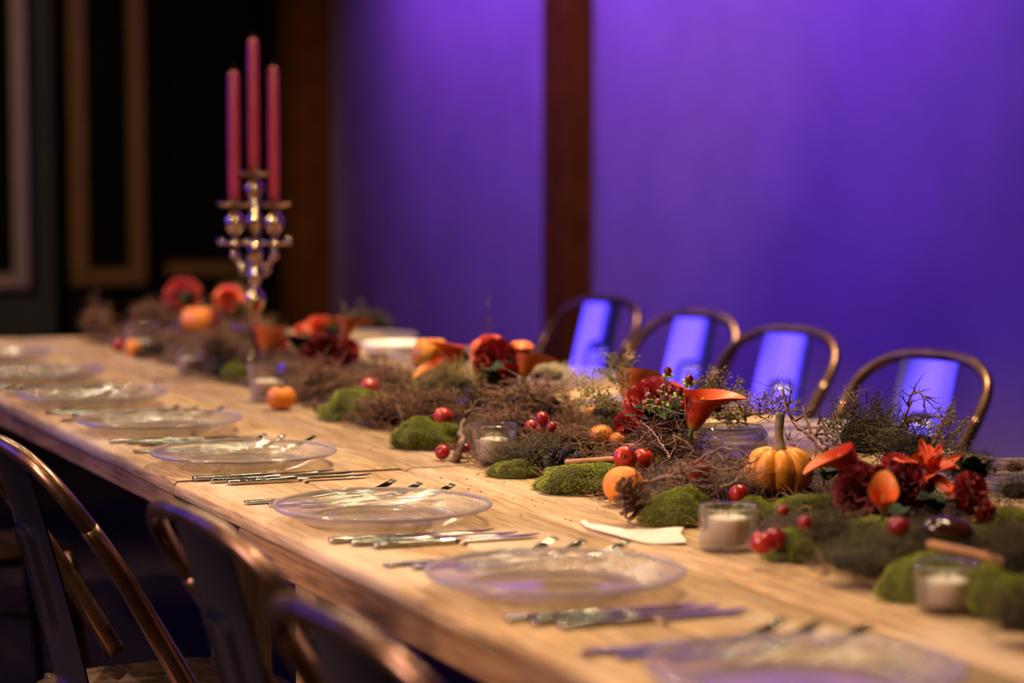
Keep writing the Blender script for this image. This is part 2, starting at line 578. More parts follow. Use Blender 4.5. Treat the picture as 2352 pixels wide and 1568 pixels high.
# ------------------------------------------------------------------ the room
XW, YW = 3.7, 11.25
fl = MB().box(-4, -1, -.06, 5.2, 12.2, -.012).mesh('floor', M['floor'], False)
floor = tag(link('floor', fl), kind='structure')
bw = .145
fb = [MB().box(-bw / 2 + .002, 0, -.02, bw / 2 - .002, L, 0, .003).mesh('floorboard', M['floor'], False) for L in (2.4, 3.1)]
k = 0
for i in range(30):
    x = -1.1 + i * bw
    if x > XW - .1: break
    y = 0.4 + (i % 3) * .7 - 1.2
    while y < 11:
        L = (2.4, 3.1)[k % 2]
        if y + L > 11.2: break
        link('floorboard', fb[k % 2], floor, (x, y, 0))
        y += L + .003
        k += 1
wb = tag(link('wall_back', MB().box(XW, 2.0, 0, XW + .15, YW + .1, 3.6).mesh('wall_back', M['wall'], False)), kind='structure')
we = tag(link('wall_left', MB().box(-3.2, YW, 0, XW, YW + .15, 3.6).mesh('wall_left', M['endwall'], False)), kind='structure')
tag(link('trim_1', MB().box(XW - .11, 7.86, 0, XW, 8.06, 3.6, .006).mesh('post', M['post'], False)), 'dark brown wooden post between the two purple wall bays', kind='structure')
tag(link('trim_2', MB().box(XW - .17, 10.72, 0, XW, 10.95, 3.6, .006).mesh('post', M['post'], False)), 'dark brown wooden post in the far corner of the purple wall', kind='structure')
tag(link('baseboard_back', MB().box(XW - .02, 2.0, 0, XW, 10.7, .14, .004).mesh('skirting', M['post'], False)), kind='structure')
tag(link('ceiling', MB().box(-4, -1, 3.6, 5.2, 12.2, 3.7).mesh('ceiling', M['endwall'], False)), kind='structure')
# slate pilaster at far left


def on_end(x, y, yy):
    d = ray(x, y)
    return CAM + d * (yy / d.y)


px = on_end(127, 400, YW - .12).x
tag(link('trim_3', MB().box(px - 2.4, YW - .12, 0, px, YW, 3.6, .006).mesh('pilaster', M['slate'], False)), 'dark slate painted panel at the left edge', kind='structure')


def frame(x0, x1, yb, yy, w, mat, label, top=2.6, dim=False):
    a, b = on_end(x0, yb, yy), on_end(x1, yb, yy)
    X0, X1, z0 = a.x, b.x, a.z
    t = thing('panel_frame', label, 'panel frame', ((X0 + X1) / 2, yy, z0))
    h, hw = top - z0, (X1 - X0) / 2
    link('backing', MB().box(-hw + w * .5, .012, w * .5, hw - w * .5, .04, h - w * .5).mesh('backing', M['backing'], False), t)
    st = MB().box(-w / 2, -.03, 0, w / 2, .04, h, .008).mesh('stile', mat, False)
    link('stile', st if not dim else MB().box(-w / 2, -.03, 0, w / 2, .04, h, .008).mesh('stile', M['backing'], False), t, (-hw + w / 2, 0, 0))  # dim puts shade into the colour: stiles take the black of the backing
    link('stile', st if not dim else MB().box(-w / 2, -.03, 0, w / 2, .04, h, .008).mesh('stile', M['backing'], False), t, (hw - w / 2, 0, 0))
    rl = MB().box(-hw + w, -.026, 0, hw - w, .038, w, .007).mesh('rail', mat, False)
    link('rail', rl, t)
    link('rail', rl, t, (0, 0, h - w))


frame(-230, 67, 668, YW - .16, .068, M['pinkwood'], 'pale limed wood frame on the slate panel at the far left')
frame(165, 336, 657, YW - .04, .078, M['gold'], 'narrow gilded frame around a black panel left of the candelabra')
frame(348, 600, 636, YW - .04, .068, M['gold'], 'dim gilded frame directly behind the candelabra, its stiles coloured black for shade', 2.4, True)

# ------------------------------------------------------------------ the tables
X0, X1 = 1.03, 2.43


def plank_mesh(w, L, h, mat, seed):
    r = random.Random(seed)
    n = 16
    prof = [(-w / 2 + .004, 0), (w / 2 - .004, 0), (w / 2, .004), (w / 2, h - .006), (w / 2 - .006, h), (-w / 2 + .006, h), (-w / 2, h - .006), (-w / 2, .004)]
    m = MB()
    v, f = [], []
    for k in range(n + 1):
        y = L * k / n
        dx, dz = r.uniform(-1, 1) * .0009, r.uniform(-1, 1) * .0008
        for (x, z) in prof:
            v.append((x + dx, y, z + (dz if z > h / 2 else 0)))
    q = len(prof)
    for k in range(n):
        for i in range(q):
            f.append((k * q + i, (k + 1) * q + i, (k + 1) * q + (i + 1) % q, k * q + (i + 1) % q))
    f.append(tuple(range(q)))
    f.append(tuple(range((n + 1) * q - 1, n * q - 1, -1)))
    m.add(v, f)
    return auto(m.mesh('plank', mat), 50)


def table(y0, y1, label, dx, over, hplank, hap, lin=.06, inset=.12):
    t = thing('trestle_table', label, 'table', ((X0 + X1) / 2, (y0 + y1) / 2, 0))
    cx, cy = (X0 + X1) / 2, (y0 + y1) / 2
    n = 7
    w = (X1 - X0) / n
    for i in range(n):
        me = plank_mesh(w - .0025, y1 - y0 - .003, hplank, M['table'], int(y0 * 100) + i)
        link('plank', me, t, (X0 + w * (i + .5) - cx + dx, y0 + .0015 + R.uniform(0, .002) - cy, TZ - hplank + R.uniform(-.001, 0)))
    L = y1 - y0
    ap = MB().box(0, over, TZ - hplank - hap, .028, L - over, TZ - hplank - .0005, .003).mesh('apron', M['apron'], False)
    link('apron', ap, t, (X0 + .006 - cx + dx, y0 - cy, 0))
    link('apron', ap, t, (X1 - .034 - cx + dx, y0 - cy, 0))
    lg = MB().box(-.045, -.045, 0, .045, .045, TZ - hplank - .001, .004).mesh('leg', M['legwood'], False)
    for xx in (X0 + inset, X1 - inset):
        for yy in (y0 + over + lin, y1 - over - .1):
            link('leg', lg, t, (xx - cx + dx, yy - cy, 0))
    for yy in (y0 + over + lin, y1 - over - .1):
        link('crossbar', MB().box(X0 + inset + .045 - cx, -.02, TZ - hplank - .11, X1 - inset - .045 - cx, .02, TZ - hplank - .002, .004).mesh('crossbar', M['apron'], False), t, (dx, yy - cy, 0))
    return t


table(0.75, 3.775, 'nearer rough wooden plank table, thin planks over a set-back apron', 0, .34, .024, .045)
table(3.785, 6.9, 'farther rough wooden plank table carrying the candelabra', .004, .03, .026, .034, .42, .25)

# ------------------------------------------------------------------ chairs
HOOP = [(-.02, .172, .47), (-.075, .178, .565), (-.135, .187, .665), (-.19, .193, .745), (-.228, .176, .798), (-.252, .125, .832), (-.262, .06, .845), (-.264, 0, .847)]


def chair_parts():
    P = {}
    half = HOOP
    full = crom(half + [(x, -y, z) for x, y, z in reversed(half[:-1])], 6)
    P['back_hoop'] = MB().tube(full, .0125, 12).mesh('back_hoop', M['chair'])
    # splat: pressed sheet, bowed, with an inverted-U groove
    groove = []

    def sp(u, v):
        z = .44 + v * .395
        w = .165 - .03 * (1 - v) * 0 + .012 * (1 - v)
        x = -.155 - .1 * v ** 1.15 + .012 * (2 * u - 1) ** 2
        y = (u - .5) * w
        gx, gz = abs(y), z
        d = 1
        if gz < .70:
            d = abs(gx - .034)
        else:
            d = abs(math.hypot(max(gx - .022, 0), max(gz - .70, 0)) - .012) if gx > .022 else abs(gz - .712)
        if gz < .56: d = 1
        x += -.008 * math.exp(-(d / .005) ** 2)
        return (x, y, z)
    m = MB().grid(37, 60, sp)
    n0 = len(m.v)
    m.v += [(x - .003, y, z) for x, y, z in m.v]
    m.f += [tuple(i + n0 for i in reversed(q)) for q in m.f]
    P['splat'] = m.mesh('splat', M['splat'])

    def seat(u, v):
        a = 2 * PI * u
        c, s_ = math.cos(a), math.sin(a)
        e = .55
        x = math.copysign(abs(c) ** e, c) * .185
        y = math.copysign(abs(s_) ** e, s_) * (.175 + .008 * c)
        k = [(0, .447), (.55, .448), (.9, .452), (1, .446), (1.0, .43), (.97, .425), (.9, .43), (0, .43)][round(v * 7)]
        return (x * max(k[0], .001), y * max(k[0], .001), k[1])
    P['seat'] = auto(MB().grid(40, 8, seat, True).mesh('seat', M['chair']), 50)
    for nm, top, bot in (('front', (.15, .15, .445), (.205, .2, 0)), ('rear', (-.13, .15, .445), (-.225, .195, 0))):
        for sgn in (1, -1):
            a, b = Vector(top), Vector(bot)
            a.y *= sgn; b.y *= sgn
            m = MB()
            m.tube([a.lerp(b, t) for t in (0, .3, .65, .97, 1)], [.021, .019, .016, .0135, .015], 8, True, .75)
            P['leg_' + nm + str(sgn)] = m.mesh('leg', M['chair'])
    for sgn in (1, -1):
        pts = crom([(x, y * sgn, z) for x, y, z in HOOP[:4]], 5)
        pts = [p for p in pts if p.z < .735]
        n = len(pts)
        P['sleeve' + str(sgn)] = MB().tube(pts, [.0185 - .004 * k / n for k in range(n)], 10, True, .9).mesh('sleeve', M['chair'])
    P['brace'] = MB().tube(crom([(.16, .158, .3), (0, .0, .29), (-.155, -.158, .3)], 6), .006, 6).mesh('brace', M['chair'])
    P['brace2'] = MB().tube(crom([(.16, -.158, .3), (0, .0, .303), (-.155, .158, .3)], 6), .006, 6).mesh('brace', M['chair'])
    return P


CP = chair_parts()


def chair(x, y, rz, label, grp):
    # x, y: where the middle of the hoop's top stands
    c, s_ = math.cos(rz), math.sin(rz)
    t = thing('metal_chair', label, 'chair', (x + .264 * c, y + .264 * s_, 0), (0, 0, rz), group=grp)
    for nm, me in CP.items():
        base = 'leg' if nm.startswith('leg') else 'sleeve' if nm.startswith('sleeve') else 'brace' if nm.startswith('brace') else nm
        link(base, me, t)
    return t


def at_z(x, y, z):
    p = T(x, y, z)
    return p.x, p.y


for (x, y), lab in zip(((2152, 803), (1826, 746), (1612, 712), (1398, 679)),
                       ('rightmost of the four bronze metal chairs behind the table', 'bronze metal chair behind the table, second from the right',
                        'bronze metal chair behind the table, third from the right', 'leftmost bronze metal chair behind the table, in front of the brown post')):
    cx, cy = at_z(x, y, .858)
    chair(cx, cy, PI + math.radians(14), lab, 'chairs on the far side of the table')
for (x, y), lab in zip(((735, 1388), (420, 1158), (-12, 996), (-350, 822)),
                       ('metal chair on the near side closest to the camera, mostly below the frame', 'second metal chair on the near side, its back in front of the table leg',
                        'third metal chair on the near side, its tall hoop at the left edge', 'farthest near-side metal chair, only a leg rail at the left edge')):
    cx, cy = at_z(x, y, .858)
    chair(cx, cy, math.radians(5), lab, 'chairs on the near side of the table')

# ------------------------------------------------------------------ plates
ZR = .0255
prof = [(0, .005), (.03, .005), (.07, .0052), (.078, .0054), (.081, .0068), (.084, .0058), (.088, .0066), (.091, .0058), (.095, .0066), (.099, .0062), (.104, .0064)]
for k in range(1, 22):
    t = k / 21
    prof.append((.104 + .050 * t, .0064 + (ZR - .0064) * t ** 1.15 + (.0005 if k % 2 else -.0003)))
for k in range(21, 0, -1):
    t = k / 21
    prof.append((.106 + .048 * t, .0008 + (ZR - .0042) * t ** 1.35 + (-.0006 if k % 2 else .0005)))
prof += [(.104, 0), (.098, 0), (.096, .0012), (.08, .0014), (0, .0014)]


def ring(r, z, t):
    return [(r + t * math.cos(2 * PI * k / 10), z + t * math.sin(2 * PI * k / 10)) for k in range(11)]


def scal(r, z, a):
    if r > .13:
        k = min((r - .13) / .028, 1)
        r = r * (1 + .002 * k * math.cos(16 * a))
        z = z + .0003 * k * math.cos(16 * a)
    return r, z


PRIM = MB().lathe(ring(.1555, ZR - .0012, .0034)[::1], 144, False, lambda r, z, a: scal(r, z, a)).mesh('rim', M['rimglass'])
PWELL = MB().lathe(ring(.1045, .0066, .0022), 120, False).mesh('well_ring', M['rimglass'])
PLATE = MB().lathe(prof[::-1], 144, False, scal).mesh('glass_plate', M['plate'])
near_u = [2.03, 2.628, 3.232, 3.913, 4.462, 5.0, 5.55, 6.12]
ORD = ['nearest', 'second', 'third', 'fourth', 'fifth', 'sixth', 'seventh', 'eighth and farthest']
for i, u in enumerate(near_u):
    lab = ['clear pressed glass plate cut off by the bottom edge of the photo', 'clear pressed glass plate second from the camera, blurred with bright glints',
           'sharp clear glass plate with dotted rings on the near side, third from the camera', 'clear pressed glass plate fourth from the camera by the table joint',
           'clear pressed glass plate fifth from the camera along the near edge', 'clear pressed glass plate sixth from the camera along the near edge',
           'clear pressed glass plate seventh from the camera, blurred at the left', 'clear pressed glass plate eighth and farthest on the near side'][i]
    pt = thing('glass_plate', lab, 'plate', (1.195, u + .015, TZ + .0008), (0, 0, R.uniform(0, 6)), 1, 'glass plates along the near side', PLATE)
    link('rim', PRIM, pt)
    link('well_ring', PWELL, pt)
far_u = [3.17, 3.8, 4.4, 5.02, 5.65, 6.3]
for i, u in enumerate(far_u):
    lab = ['clear glass plate with a sparkling rim at the right edge, far side', 'far side glass plate behind the pumpkin', 'far side glass plate hidden behind the centre bouquet',
           'far side glass plate behind the dried lichen clump', 'far side glass plate behind the red carnation and callas', 'far side glass plate at the far end behind the added white bowl'][i]
    pt = thing('glass_plate', lab, 'plate', (2.255, u, TZ + .0008), (0, 0, R.uniform(0, 6)), 1, 'glass plates along the far side', PLATE)
    link('rim', PRIM, pt)
    link('well_ring', PWELL, pt)

# ------------------------------------------------------------------ cutlery


def sq(c, e): return math.copysign(abs(c) ** e, c)


def bar(L, wf, zf, tf_, n=120, beads=34, m=14):
    # flat handle with a bead border: length along +x
    b = MB()

    def hs(u, v):
        w = wf(v)
        if v < .04: w *= .5 + .5 * (v / .04) ** .5
        a = 2 * PI * u
        c, q = math.cos(a), math.sin(a)
        bead = 1 + (.06 * math.cos(2 * PI * beads * v) if .06 < v < .8 else 0)
        t = tf_(v) * (1 + (.18 * math.cos(2 * PI * beads * v) if abs(c) > .7 and .06 < v < .8 else 0))
        return (v * L, sq(c, .45) * w * bead, zf(v) + sq(q, .6) * t)
    b.grid(m, n, hs, True)
    b.f.append(tuple(range(m - 1, -1, -1)))
    b.f.append(tuple(range((n - 1) * m, n * m)))
    return b


def fork_meshes():
    h = bar(.15, lambda v: .0085 - .0042 * v, lambda v: .0024 + .006 * max(v - .55, 0) ** 1.5 * 2.2, lambda v: .0019)
    z1 = .0024 + .006 * .45 ** 1.5 * 2.2
    head = MB()

    def nk(u, v):
        w = .0043 + .0085 * (v ** 1.5)
        a = 2 * PI * u
        z = z1 - .0022 * math.sin(v * PI * .5)
        return (.15 + v * .045, sq(math.cos(a), .6) * w, z + .0015 * math.sin(a) + .0012 * math.cos(a) ** 2 * v)
    head.grid(14, 10, nk, True)
    head.f.append(tuple(range(9 * 14, 10 * 14)))
    ez = z1 - .0022
    tines = []
    for k in range(4):
        y = -.0095 + k * .00633
        pts = [(.19, y, ez)] + [(.195 + t * .05, y, ez + .0005 + .0175 * t ** 1.6) for t in (0, .2, .4, .6, .8, 1)]
        tines.append(MB().tube(pts, [.0024, .0022, .002, .0019, .0017, .0014, .0008], 6).mesh('tine', M['steel']))
    return auto(h.mesh('handle', M['steel']), 60), head.mesh('fork_head', M['steel']), tines


def knife_meshes():
    h = bar(.115, lambda v: .0092 - .0022 * v, lambda v: .0034, lambda v: .003, 110, 28)
    b = MB()

    def bl(u, v):
        x = .115 + v * .13
        top = .0055 + .004 * min(v * 6, 1)
        bot = -.006 - .003 * min(v * 6, 1)
        if v > .75:
            k = (v - .75) / .25
            bot = bot * (1 - k ** 2) + top * k ** 2 * .98
        a = 2 * PI * u
        c = (top + bot) / 2
        hw = max((top - bot) / 2, .0004)
        return (x, c + math.cos(a) * hw, .0034 + math.sin(a) * .0011)
    b.grid(12, 22, bl, True)
    return auto(h.mesh('handle', M['steel']), 60), b.mesh('blade', M['steel'])


FH, FHEAD, FT = fork_meshes()
KH, KB = knife_meshes()


def fork(x, y, rz, label, grp):
    t = thing('dinner_fork', label, 'fork', (x, y, TZ + .0005), (0, 0, rz), group=grp)
    link('handle', FH, t)
    hd = link('fork_head', FHEAD, t)
    for m in FT: link('tine', m, hd)


def knife(x, y, rz, label, grp):
    t = thing('dinner_knife', label, 'knife', (x, y, TZ + .0005), (0, 0, rz), group=grp)
    link('handle', KH, t)
    link('blade', KB, t)


WHICH = ['innermost', 'middle', 'outermost']
for i, u in enumerate(near_u):
    for k in range(3):
        if not (i == 7):
            # forks lie beyond the plate (on the guest's left), knives on the camera side
            fork(1.062 + (0, .026, .072)[k] + R.uniform(-.004, .004), u + .192 + .032 * (2 - k) + R.uniform(-.003, .003), math.radians(R.uniform(-2, 3)),
                 f'{["outermost", "middle", "innermost"][k]} silver fork left of the {ORD[i]} near-side glass plate', 'forks on the near side')
        knife(1.062 + .021 * k + R.uniform(-.003, .003), u - .084 - .031 * k - .055, math.radians(R.uniform(-2, 2)) - .02,
              f'{WHICH[k]} silver knife right of the {ORD[i]} near-side glass plate', 'knives on the near side')
for i, u in enumerate(far_u[:5]):
    for k in range(2):
        knife(2.385 - .02 * k, u + .2 + .033 * k, PI + math.radians(R.uniform(-3, 3)), f'{["inner", "outer"][k]} silver knife beside the far-side plate {["at the right edge", "behind the pumpkin", "behind the centre bouquet", "behind the lichen clump", "behind the red carnation"][i]}', 'knives on the far side')

# ------------------------------------------------------------------ candelabra
cb = A(587, 862, 1.75)
cb.z = TZ
K = ppm(cb)
cdl = thing('candelabra', 'tall ornate silver candelabra holding three red taper candles', 'candelabra', cb, (0, 0, -TH - .12))
def zc(y): return A(587, y, 1.75).z - TZ
zs = {k: zc(k) for k in (399, 420, 470, 497, 515, 560, 590, 632, 660, 685, 720)}
link('base', MB().lathe([(0, 0), (.062, 0), (.064, .006), (.056, .012), (.042, .018), (.03, .026), (.018, .04), (.012, .055)], 32).mesh('base', M['silver']), cdl)
st = [(.012, .05), (.016, .07), (.012, .09), (.011, zs[720]), (.016, zs[720] + .012), (.021, zs[685] - .012), (.0255, zs[685]), (.02, zs[685] + .012), (.01, zs[660] - .006),
      (.009, zs[660]), (.013, zs[632] - .012), (.0185, zs[632]), (.013, zs[632] + .01), (.009, zs[590] - .02), (.016, zs[590]), (.02, zs[590] + .008), (.012, zs[560]),
      (.01, zs[560] + .01), (.017, zs[515]), (.019, zs[515] + .015), (.012, zs[497] + .006), (.009, zs[470]), (.009, zs[420] - .02)]
link('stem', MB().lathe(st, 24).mesh('stem', M['silver']), cdl)
cup = MB().lathe([(0, -.03), (.006, -.03), (.009, -.022), (.016, -.014), (.0215, -.002), (.0225, .008), (.019, .018), (.013, .024), (.012, .03), (.0, .03)], 24).mesh('candle_cup', M['silver'])
pan = MB().lathe([(0, .0), (.02, .0), (.034, .004), (.041, .009), (.042, .0105), (.033, .008), (.02, .004), (.013, .004), (.013, .016), (0, .016)], 28, False,
                 lambda r, z, a: (r * (1 + (.05 if r > .03 else 0) * math.cos(10 * a)), z)).mesh('drip_pan', M['silver'])
link('candle_cup', cup, cdl, (0, 0, zs[420] - .02))
link('drip_pan', pan, cdl, (0, 0, zs[399] - .006))
arm_r = 46 / K
for sg in (-1, 1):
    ax = arm_r * sg
    arm = MB()
    arm.tube(crom([(.008 * sg, 0, zs[590]), (.02 * sg, 0, zs[590] - .022), (.038 * sg, 0, zs[590] - .012), (ax, 0, zs[560] - .012), (ax, 0, zs[515] - .025)], 7), .0055, 10)
    arm.tube(crom([(.014 * sg, 0, zs[632]), (.03 * sg, 0, zs[632] + .004), (.036 * sg, 0, zs[632] + .018), (.028 * sg, 0, zs[632] + .022)], 5), .004, 8)
    arm.ball((.028 * sg, 0, zs[632] + .022), .0075)
    arm.lathe([(0, 0), (.01, 0), (.026, .004), (.034, .009), (.026, .007), (.008, .006), (.008, .012)], 20, False)
    n1 = 7 * 20
    arm.v[-n1:] = [(x + ax, y, z + zs[560] - .004) for x, y, z in arm.v[-n1:]]
    arm.ball((ax + .034 * sg, 0, zs[560] + .006), .0085)
    arm.ball((ax - .03 * sg, 0, zs[560] + .004), .007)
    arm.ball((ax, 0, zs[590] + .005), .01)
    link('arm', arm.mesh('arm', M['silver']), cdl)
    link('candle_cup', cup, cdl, (ax, 0, zs[515]))
    link('drip_pan', pan, cdl, (ax, 0, zs[470] - .006))


def taper(dx, z0, z1, label):
    c_, s_ = math.cos(-TH - .12), math.sin(-TH - .12)
    t = thing('taper_candle', label, 'candle', (cb.x + dx * c_, cb.y + dx * s_, TZ + z0), group='red taper candles')
    h = z1 - z0
    link('wax', MB().lathe([(0, 0), (.0125, 0), (.0128, .01), (.0138, .03), (.0138, h * .5), (.0125, h - .012), (.0105, h - .003), (.006, h), (0, h)], 20).mesh('wax', M['redwax']), t)
    link('wick', MB().tube([(0, 0, h - .002), (.001, 0, h + .006), (.003, .001, h + .013)], .0012, 6).mesh('wick', M['wick']), t)


taper(-arm_r, zs[470] + .01, zc(163), 'left red taper candle in the silver candelabra')
taper(0, zs[399] + .01, zc(88), 'tallest red taper candle, in the middle of the candelabra')
taper(arm_r, zs[470] + .01, zc(153), 'right red taper candle in the silver candelabra')

# ------------------------------------------------------------------ glasses with candles


def votive(x, ybase, w_top, w_bot, h_px, label, kind, cdl_w=.6, cdl_h=.5, wax=True, base=TZ, n=None):
    p = T(x, ybase, base) if n is None else A(x, ybase, n)
    k = ppm(p)
    rt, rb, h = w_top / 2 / k, w_bot / 2 / k, h_px / k
    t = thing('votive_glass', label, 'candle holder', p, (0, 0, R.uniform(0, 3)))
    th = .0035
    pr = [(0, 0), (rb * .9, 0), (rb, .003)]
    for i in range(1, 9):
        q = i / 8
        if kind == 'round': r = rb + (rt - rb) * math.sin(q * PI / 2) ** .6
        elif kind == 'flared': r = rb + (rt * .86 - rb) * q if q < .86 else rt * .86 + rt * .14 * ((q - .86) / .14)
        else: r = rb + (rt - rb) * q
        pr.append((r, .003 + (h - .006) * q))
    pr += [(pr[-1][0] - .001, h), (pr[-1][0] - th, h - .001)]
    for r, z in reversed(pr[3:11]):
        pr.append((max(r - th, .004), max(z, .008)))
    pr += [(rb * .7, .008), (0, .008)]
    fn = None
    if kind == 'facet': fn = lambda r, z, a: (r * (1 + .045 * math.cos(14 * a) * (1 if r > rb * .8 else 0) + .03 * math.cos(z * 420) * (1 if r > rb * .8 else 0)), z)
    if kind == 'cut': fn = lambda r, z, a: (r * (1 + .012 * math.cos(10 * a)), z)
    link('glass', MB().lathe(pr, 56, False, fn).mesh('glass', M['votive']), t)
    if wax:
        c = thing('votive_candle', 'white wax candle inside the ' + label, 'candle', (p.x, p.y, p.z + .0095), group='white votive candles')
        cr, ch = min(rb, rt) * cdl_w, h * cdl_h
        link('wax', MB().lathe([(0, 0), (cr, 0), (cr, ch - .003), (cr * .96, ch), (cr * .85, ch - .002), (0, ch - .004)], 24).mesh('wax', M['wax']), c)
        link('wick', MB().tube([(0, 0, ch - .005), (.0005, 0, ch + .003), (.002, 0, ch + .008)], .0009, 6).mesh('wick', M['wick']), c)
    return t


votive(1134, 1068, 108, 74, 96, 'tapered glass beside the brown moss, mid table', 'plain', .85, .52)
votive(1672, 1261, 130, 126, 100, 'ribbed cut glass tumbler in front of the pumpkin', 'facet', .68, .60)
votive(2175, 1404, 156, 132, 112, 'rounded glass at the lower right by the cinnamon stick', 'round', .70, .52)
votive(612, 921, 98, 74, 86, 'flared glass behind the small orange gourd', 'flared', .75, .45)
votive(438, 860, 62, 56, 54, 'small glass left of the flared one, near the far end', 'plain', .8, .55)
votive(326, 812, 80, 70, 70, 'wide glass at the far end beside the orange fruit', 'plain', .7, .3)

# big rippled jar
jp = T(1678, 1096)
k = ppm(jp)
r0, hh = 86 / k, 118 / k
pr = [(0, 0), (r0 * .9, 0), (r0 * .99, .004)]
for i in range(1, 29):
    q = i / 28
    pr.append((r0 * (1.0 + .010 * math.sin(q * 22)) * (1 if q < .8 else 1 - .13 * ((q - .8) / .2) ** 2.2), .004 + (hh - .008) * q))
pr += [(r0 * .84, hh + .001), (r0 * .8, hh - .002)]
for i in range(27, 3, -1):
    q = i / 28
    pr.append((r0 * (.88 + .03 * math.sin(q * 17 + 1)) * (1 if q < .8 else 1 - .08 * ((q - .8) / .2) ** 2), .004 + (hh - .008) * q))
pr += [(r0 * .7, .02), (0, .017)]
thing('rippled_jar', 'wide thick rippled glass jar behind the twigs, left of the pumpkin', 'jar', jp, (0, 0, .4), 1, None,
      MB().lathe(pr, 64, False, lambda r, z, a: (r * (1 + .012 * math.sin(3 * a + z * 130)), z)).mesh('rippled_jar', M['ripple']))
# white bowl put in to give the bright patch on the far side
wbp = T(905, 832, TZ)
wbp = Vector((2.2, A(908, 820, 2.2).y, TZ))
thing('bright_patch_bowl', 'white bowl put in for a bright patch on the far side of the table, left of the orange callas', 'bowl', wbp, (0, 0, 0), (.85, .85, .62), None,
      MB().lathe([(0, 0), (.06, 0), (.066, .004), (.088, .02), (.1, .045), (.104, .06), (.102, .061), (.096, .046), (.084, .024), (.06, .009), (0, .007)], 40, False).mesh('bright_patch_bowl', M['white']))

# ------------------------------------------------------------------ moss and dried tangles


def blob(rx, ry, rz, seed, nu=26, nv=14, amp=.22, flat=-.25):
    m = MB()
    off = Vector((seed * 3.1, seed * 1.7, seed * .9))

    def fn(u, v):
        a, t = 2 * PI * u, PI * v
        d = Vector((math.sin(t) * math.cos(a), math.sin(t) * math.sin(a), -math.cos(t)))
        k = 1 + amp * noise.noise(d * 1.7 + off) + amp * .45 * noise.noise(d * 4.5 + off)
        return Vector((d.x * rx * k, d.y * ry * k, max(d.z * k, flat) * rz))
    m.grid(nu, nv, fn, True)
    return m


def moss_variant(seed, n=22000):
    r = random.Random(seed)
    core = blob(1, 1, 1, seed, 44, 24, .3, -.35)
    bl = MB()
    v, f = [], []
    faces = core.f
    for k in range(n):
        q = faces[r.randrange(len(faces))]
        ps = [Vector(core.v[i]) for i in q]
        uu, vv_ = r.random(), r.random()
        p = ps[0].lerp(ps[1], uu).lerp(ps[3].lerp(ps[2], uu), vv_)
        nr = (ps[1] - ps[0]).cross(ps[3] - ps[0])
        if nr.length < 1e-8: continue
        nr.normalize()
        if p.dot(nr) < 0: nr = -nr
        if p.z < -.3: continue
        d = (nr + Vector((r.uniform(-1, 1), r.uniform(-1, 1), r.uniform(-.5, 1.2))) * .55).normalized()
        L = r.uniform(.035, .095)
        sd = d.orthogonal().normalized()
        sd = Matrix.Rotation(r.uniform(0, PI), 3, d) @ sd * r.uniform(.0045, .008)
        mid = p + d * L * .55 + nr * .01
        tip = p + d * L + Vector((0, 0, -.02))
        b = len(v)
        v += [p - sd * .7, p + sd * .7, mid + sd, mid - sd, tip]
        f += [(b, b + 1, b + 2, b + 3), (b + 3, b + 2, b + 4)]
    bl.add(v, f)
    return core.tf(Matrix.Scale(.97, 4)).mesh('moss_cushion', M['mosscore']), bl.mesh('moss_blades', M['moss'], False)


MOSS = [moss_variant(i + 1) for i in range(4)]


def moss(x, y, wpx, hpx, n, label, v=None, depth=None, ground=True):
    # x,y: centre of the clump in the photo
    p = A(x, y, n)
    k = ppm(p)
    rx = wpx / 2 / k
    rz = hpx / 2 / k
    z = TZ + rz * .34 if ground else p.z
    vv = MOSS[R.randrange(4) if v is None else v]
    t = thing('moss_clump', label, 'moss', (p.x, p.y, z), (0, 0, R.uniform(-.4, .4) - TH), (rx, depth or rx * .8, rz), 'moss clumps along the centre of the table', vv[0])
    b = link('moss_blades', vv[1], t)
    b['kind'] = 'stuff'
    return t


def strand(r, p, d, n, step, curl):
    pts = [p.copy()]
    ax = Vector((r.uniform(-1, 1), r.uniform(-1, 1), r.uniform(-1, 1))).normalized()
    for _ in range(n):
        d = (Matrix.Rotation(r.gauss(0, curl) + .12, 3, ax) @ d).normalized()
        if r.random() < .25: ax = Vector((r.uniform(-1, 1), r.uniform(-1, 1), r.uniform(-1, 1))).normalized()
        p = p + d * step
        pts.append(p.copy())
    return pts


def tangle_variant(seed, mat, n=330, thick=.019, curl=.75, tuft=True):
    r = random.Random(seed)
    m = MB()
    for k in range(n):
        while True:
            p = Vector((r.uniform(-1, 1), r.uniform(-1, 1), r.uniform(-.35, 1)))
            if .25 < p.length < 1: break
        p *= .8
        d = Vector((r.uniform(-1, 1), r.uniform(-1, 1), r.uniform(-.4, 1.0))).normalized()
        L = r.randint(5, 9)
        pts = strand(r, p, (d + p * .6).normalized(), L, r.uniform(.05, .11), curl)
        t = thick * r.uniform(.6, 1.5)
        m.tube(pts, [t * (1 - .7 * i / L) for i in range(L + 1)], 3, False)
        if tuft:
            for q in pts[2::2]:
                for _ in range(1):
                    e = Vector((r.uniform(-1, 1), r.uniform(-1, 1), r.uniform(-1, 1))).normalized()
                    s_ = e.orthogonal().normalized() * r.uniform(.012, .024)
                    l = r.uniform(.04, .09)
                    m.add([q - s_ * .4, q + s_ * .4, q + e * l * .6 + s_, q + e * l], [(0, 1, 2, 3)])
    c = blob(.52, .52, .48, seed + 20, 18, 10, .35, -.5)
    return m.mesh('strands', mat, True), c.mesh('tangle_core', M['core'])


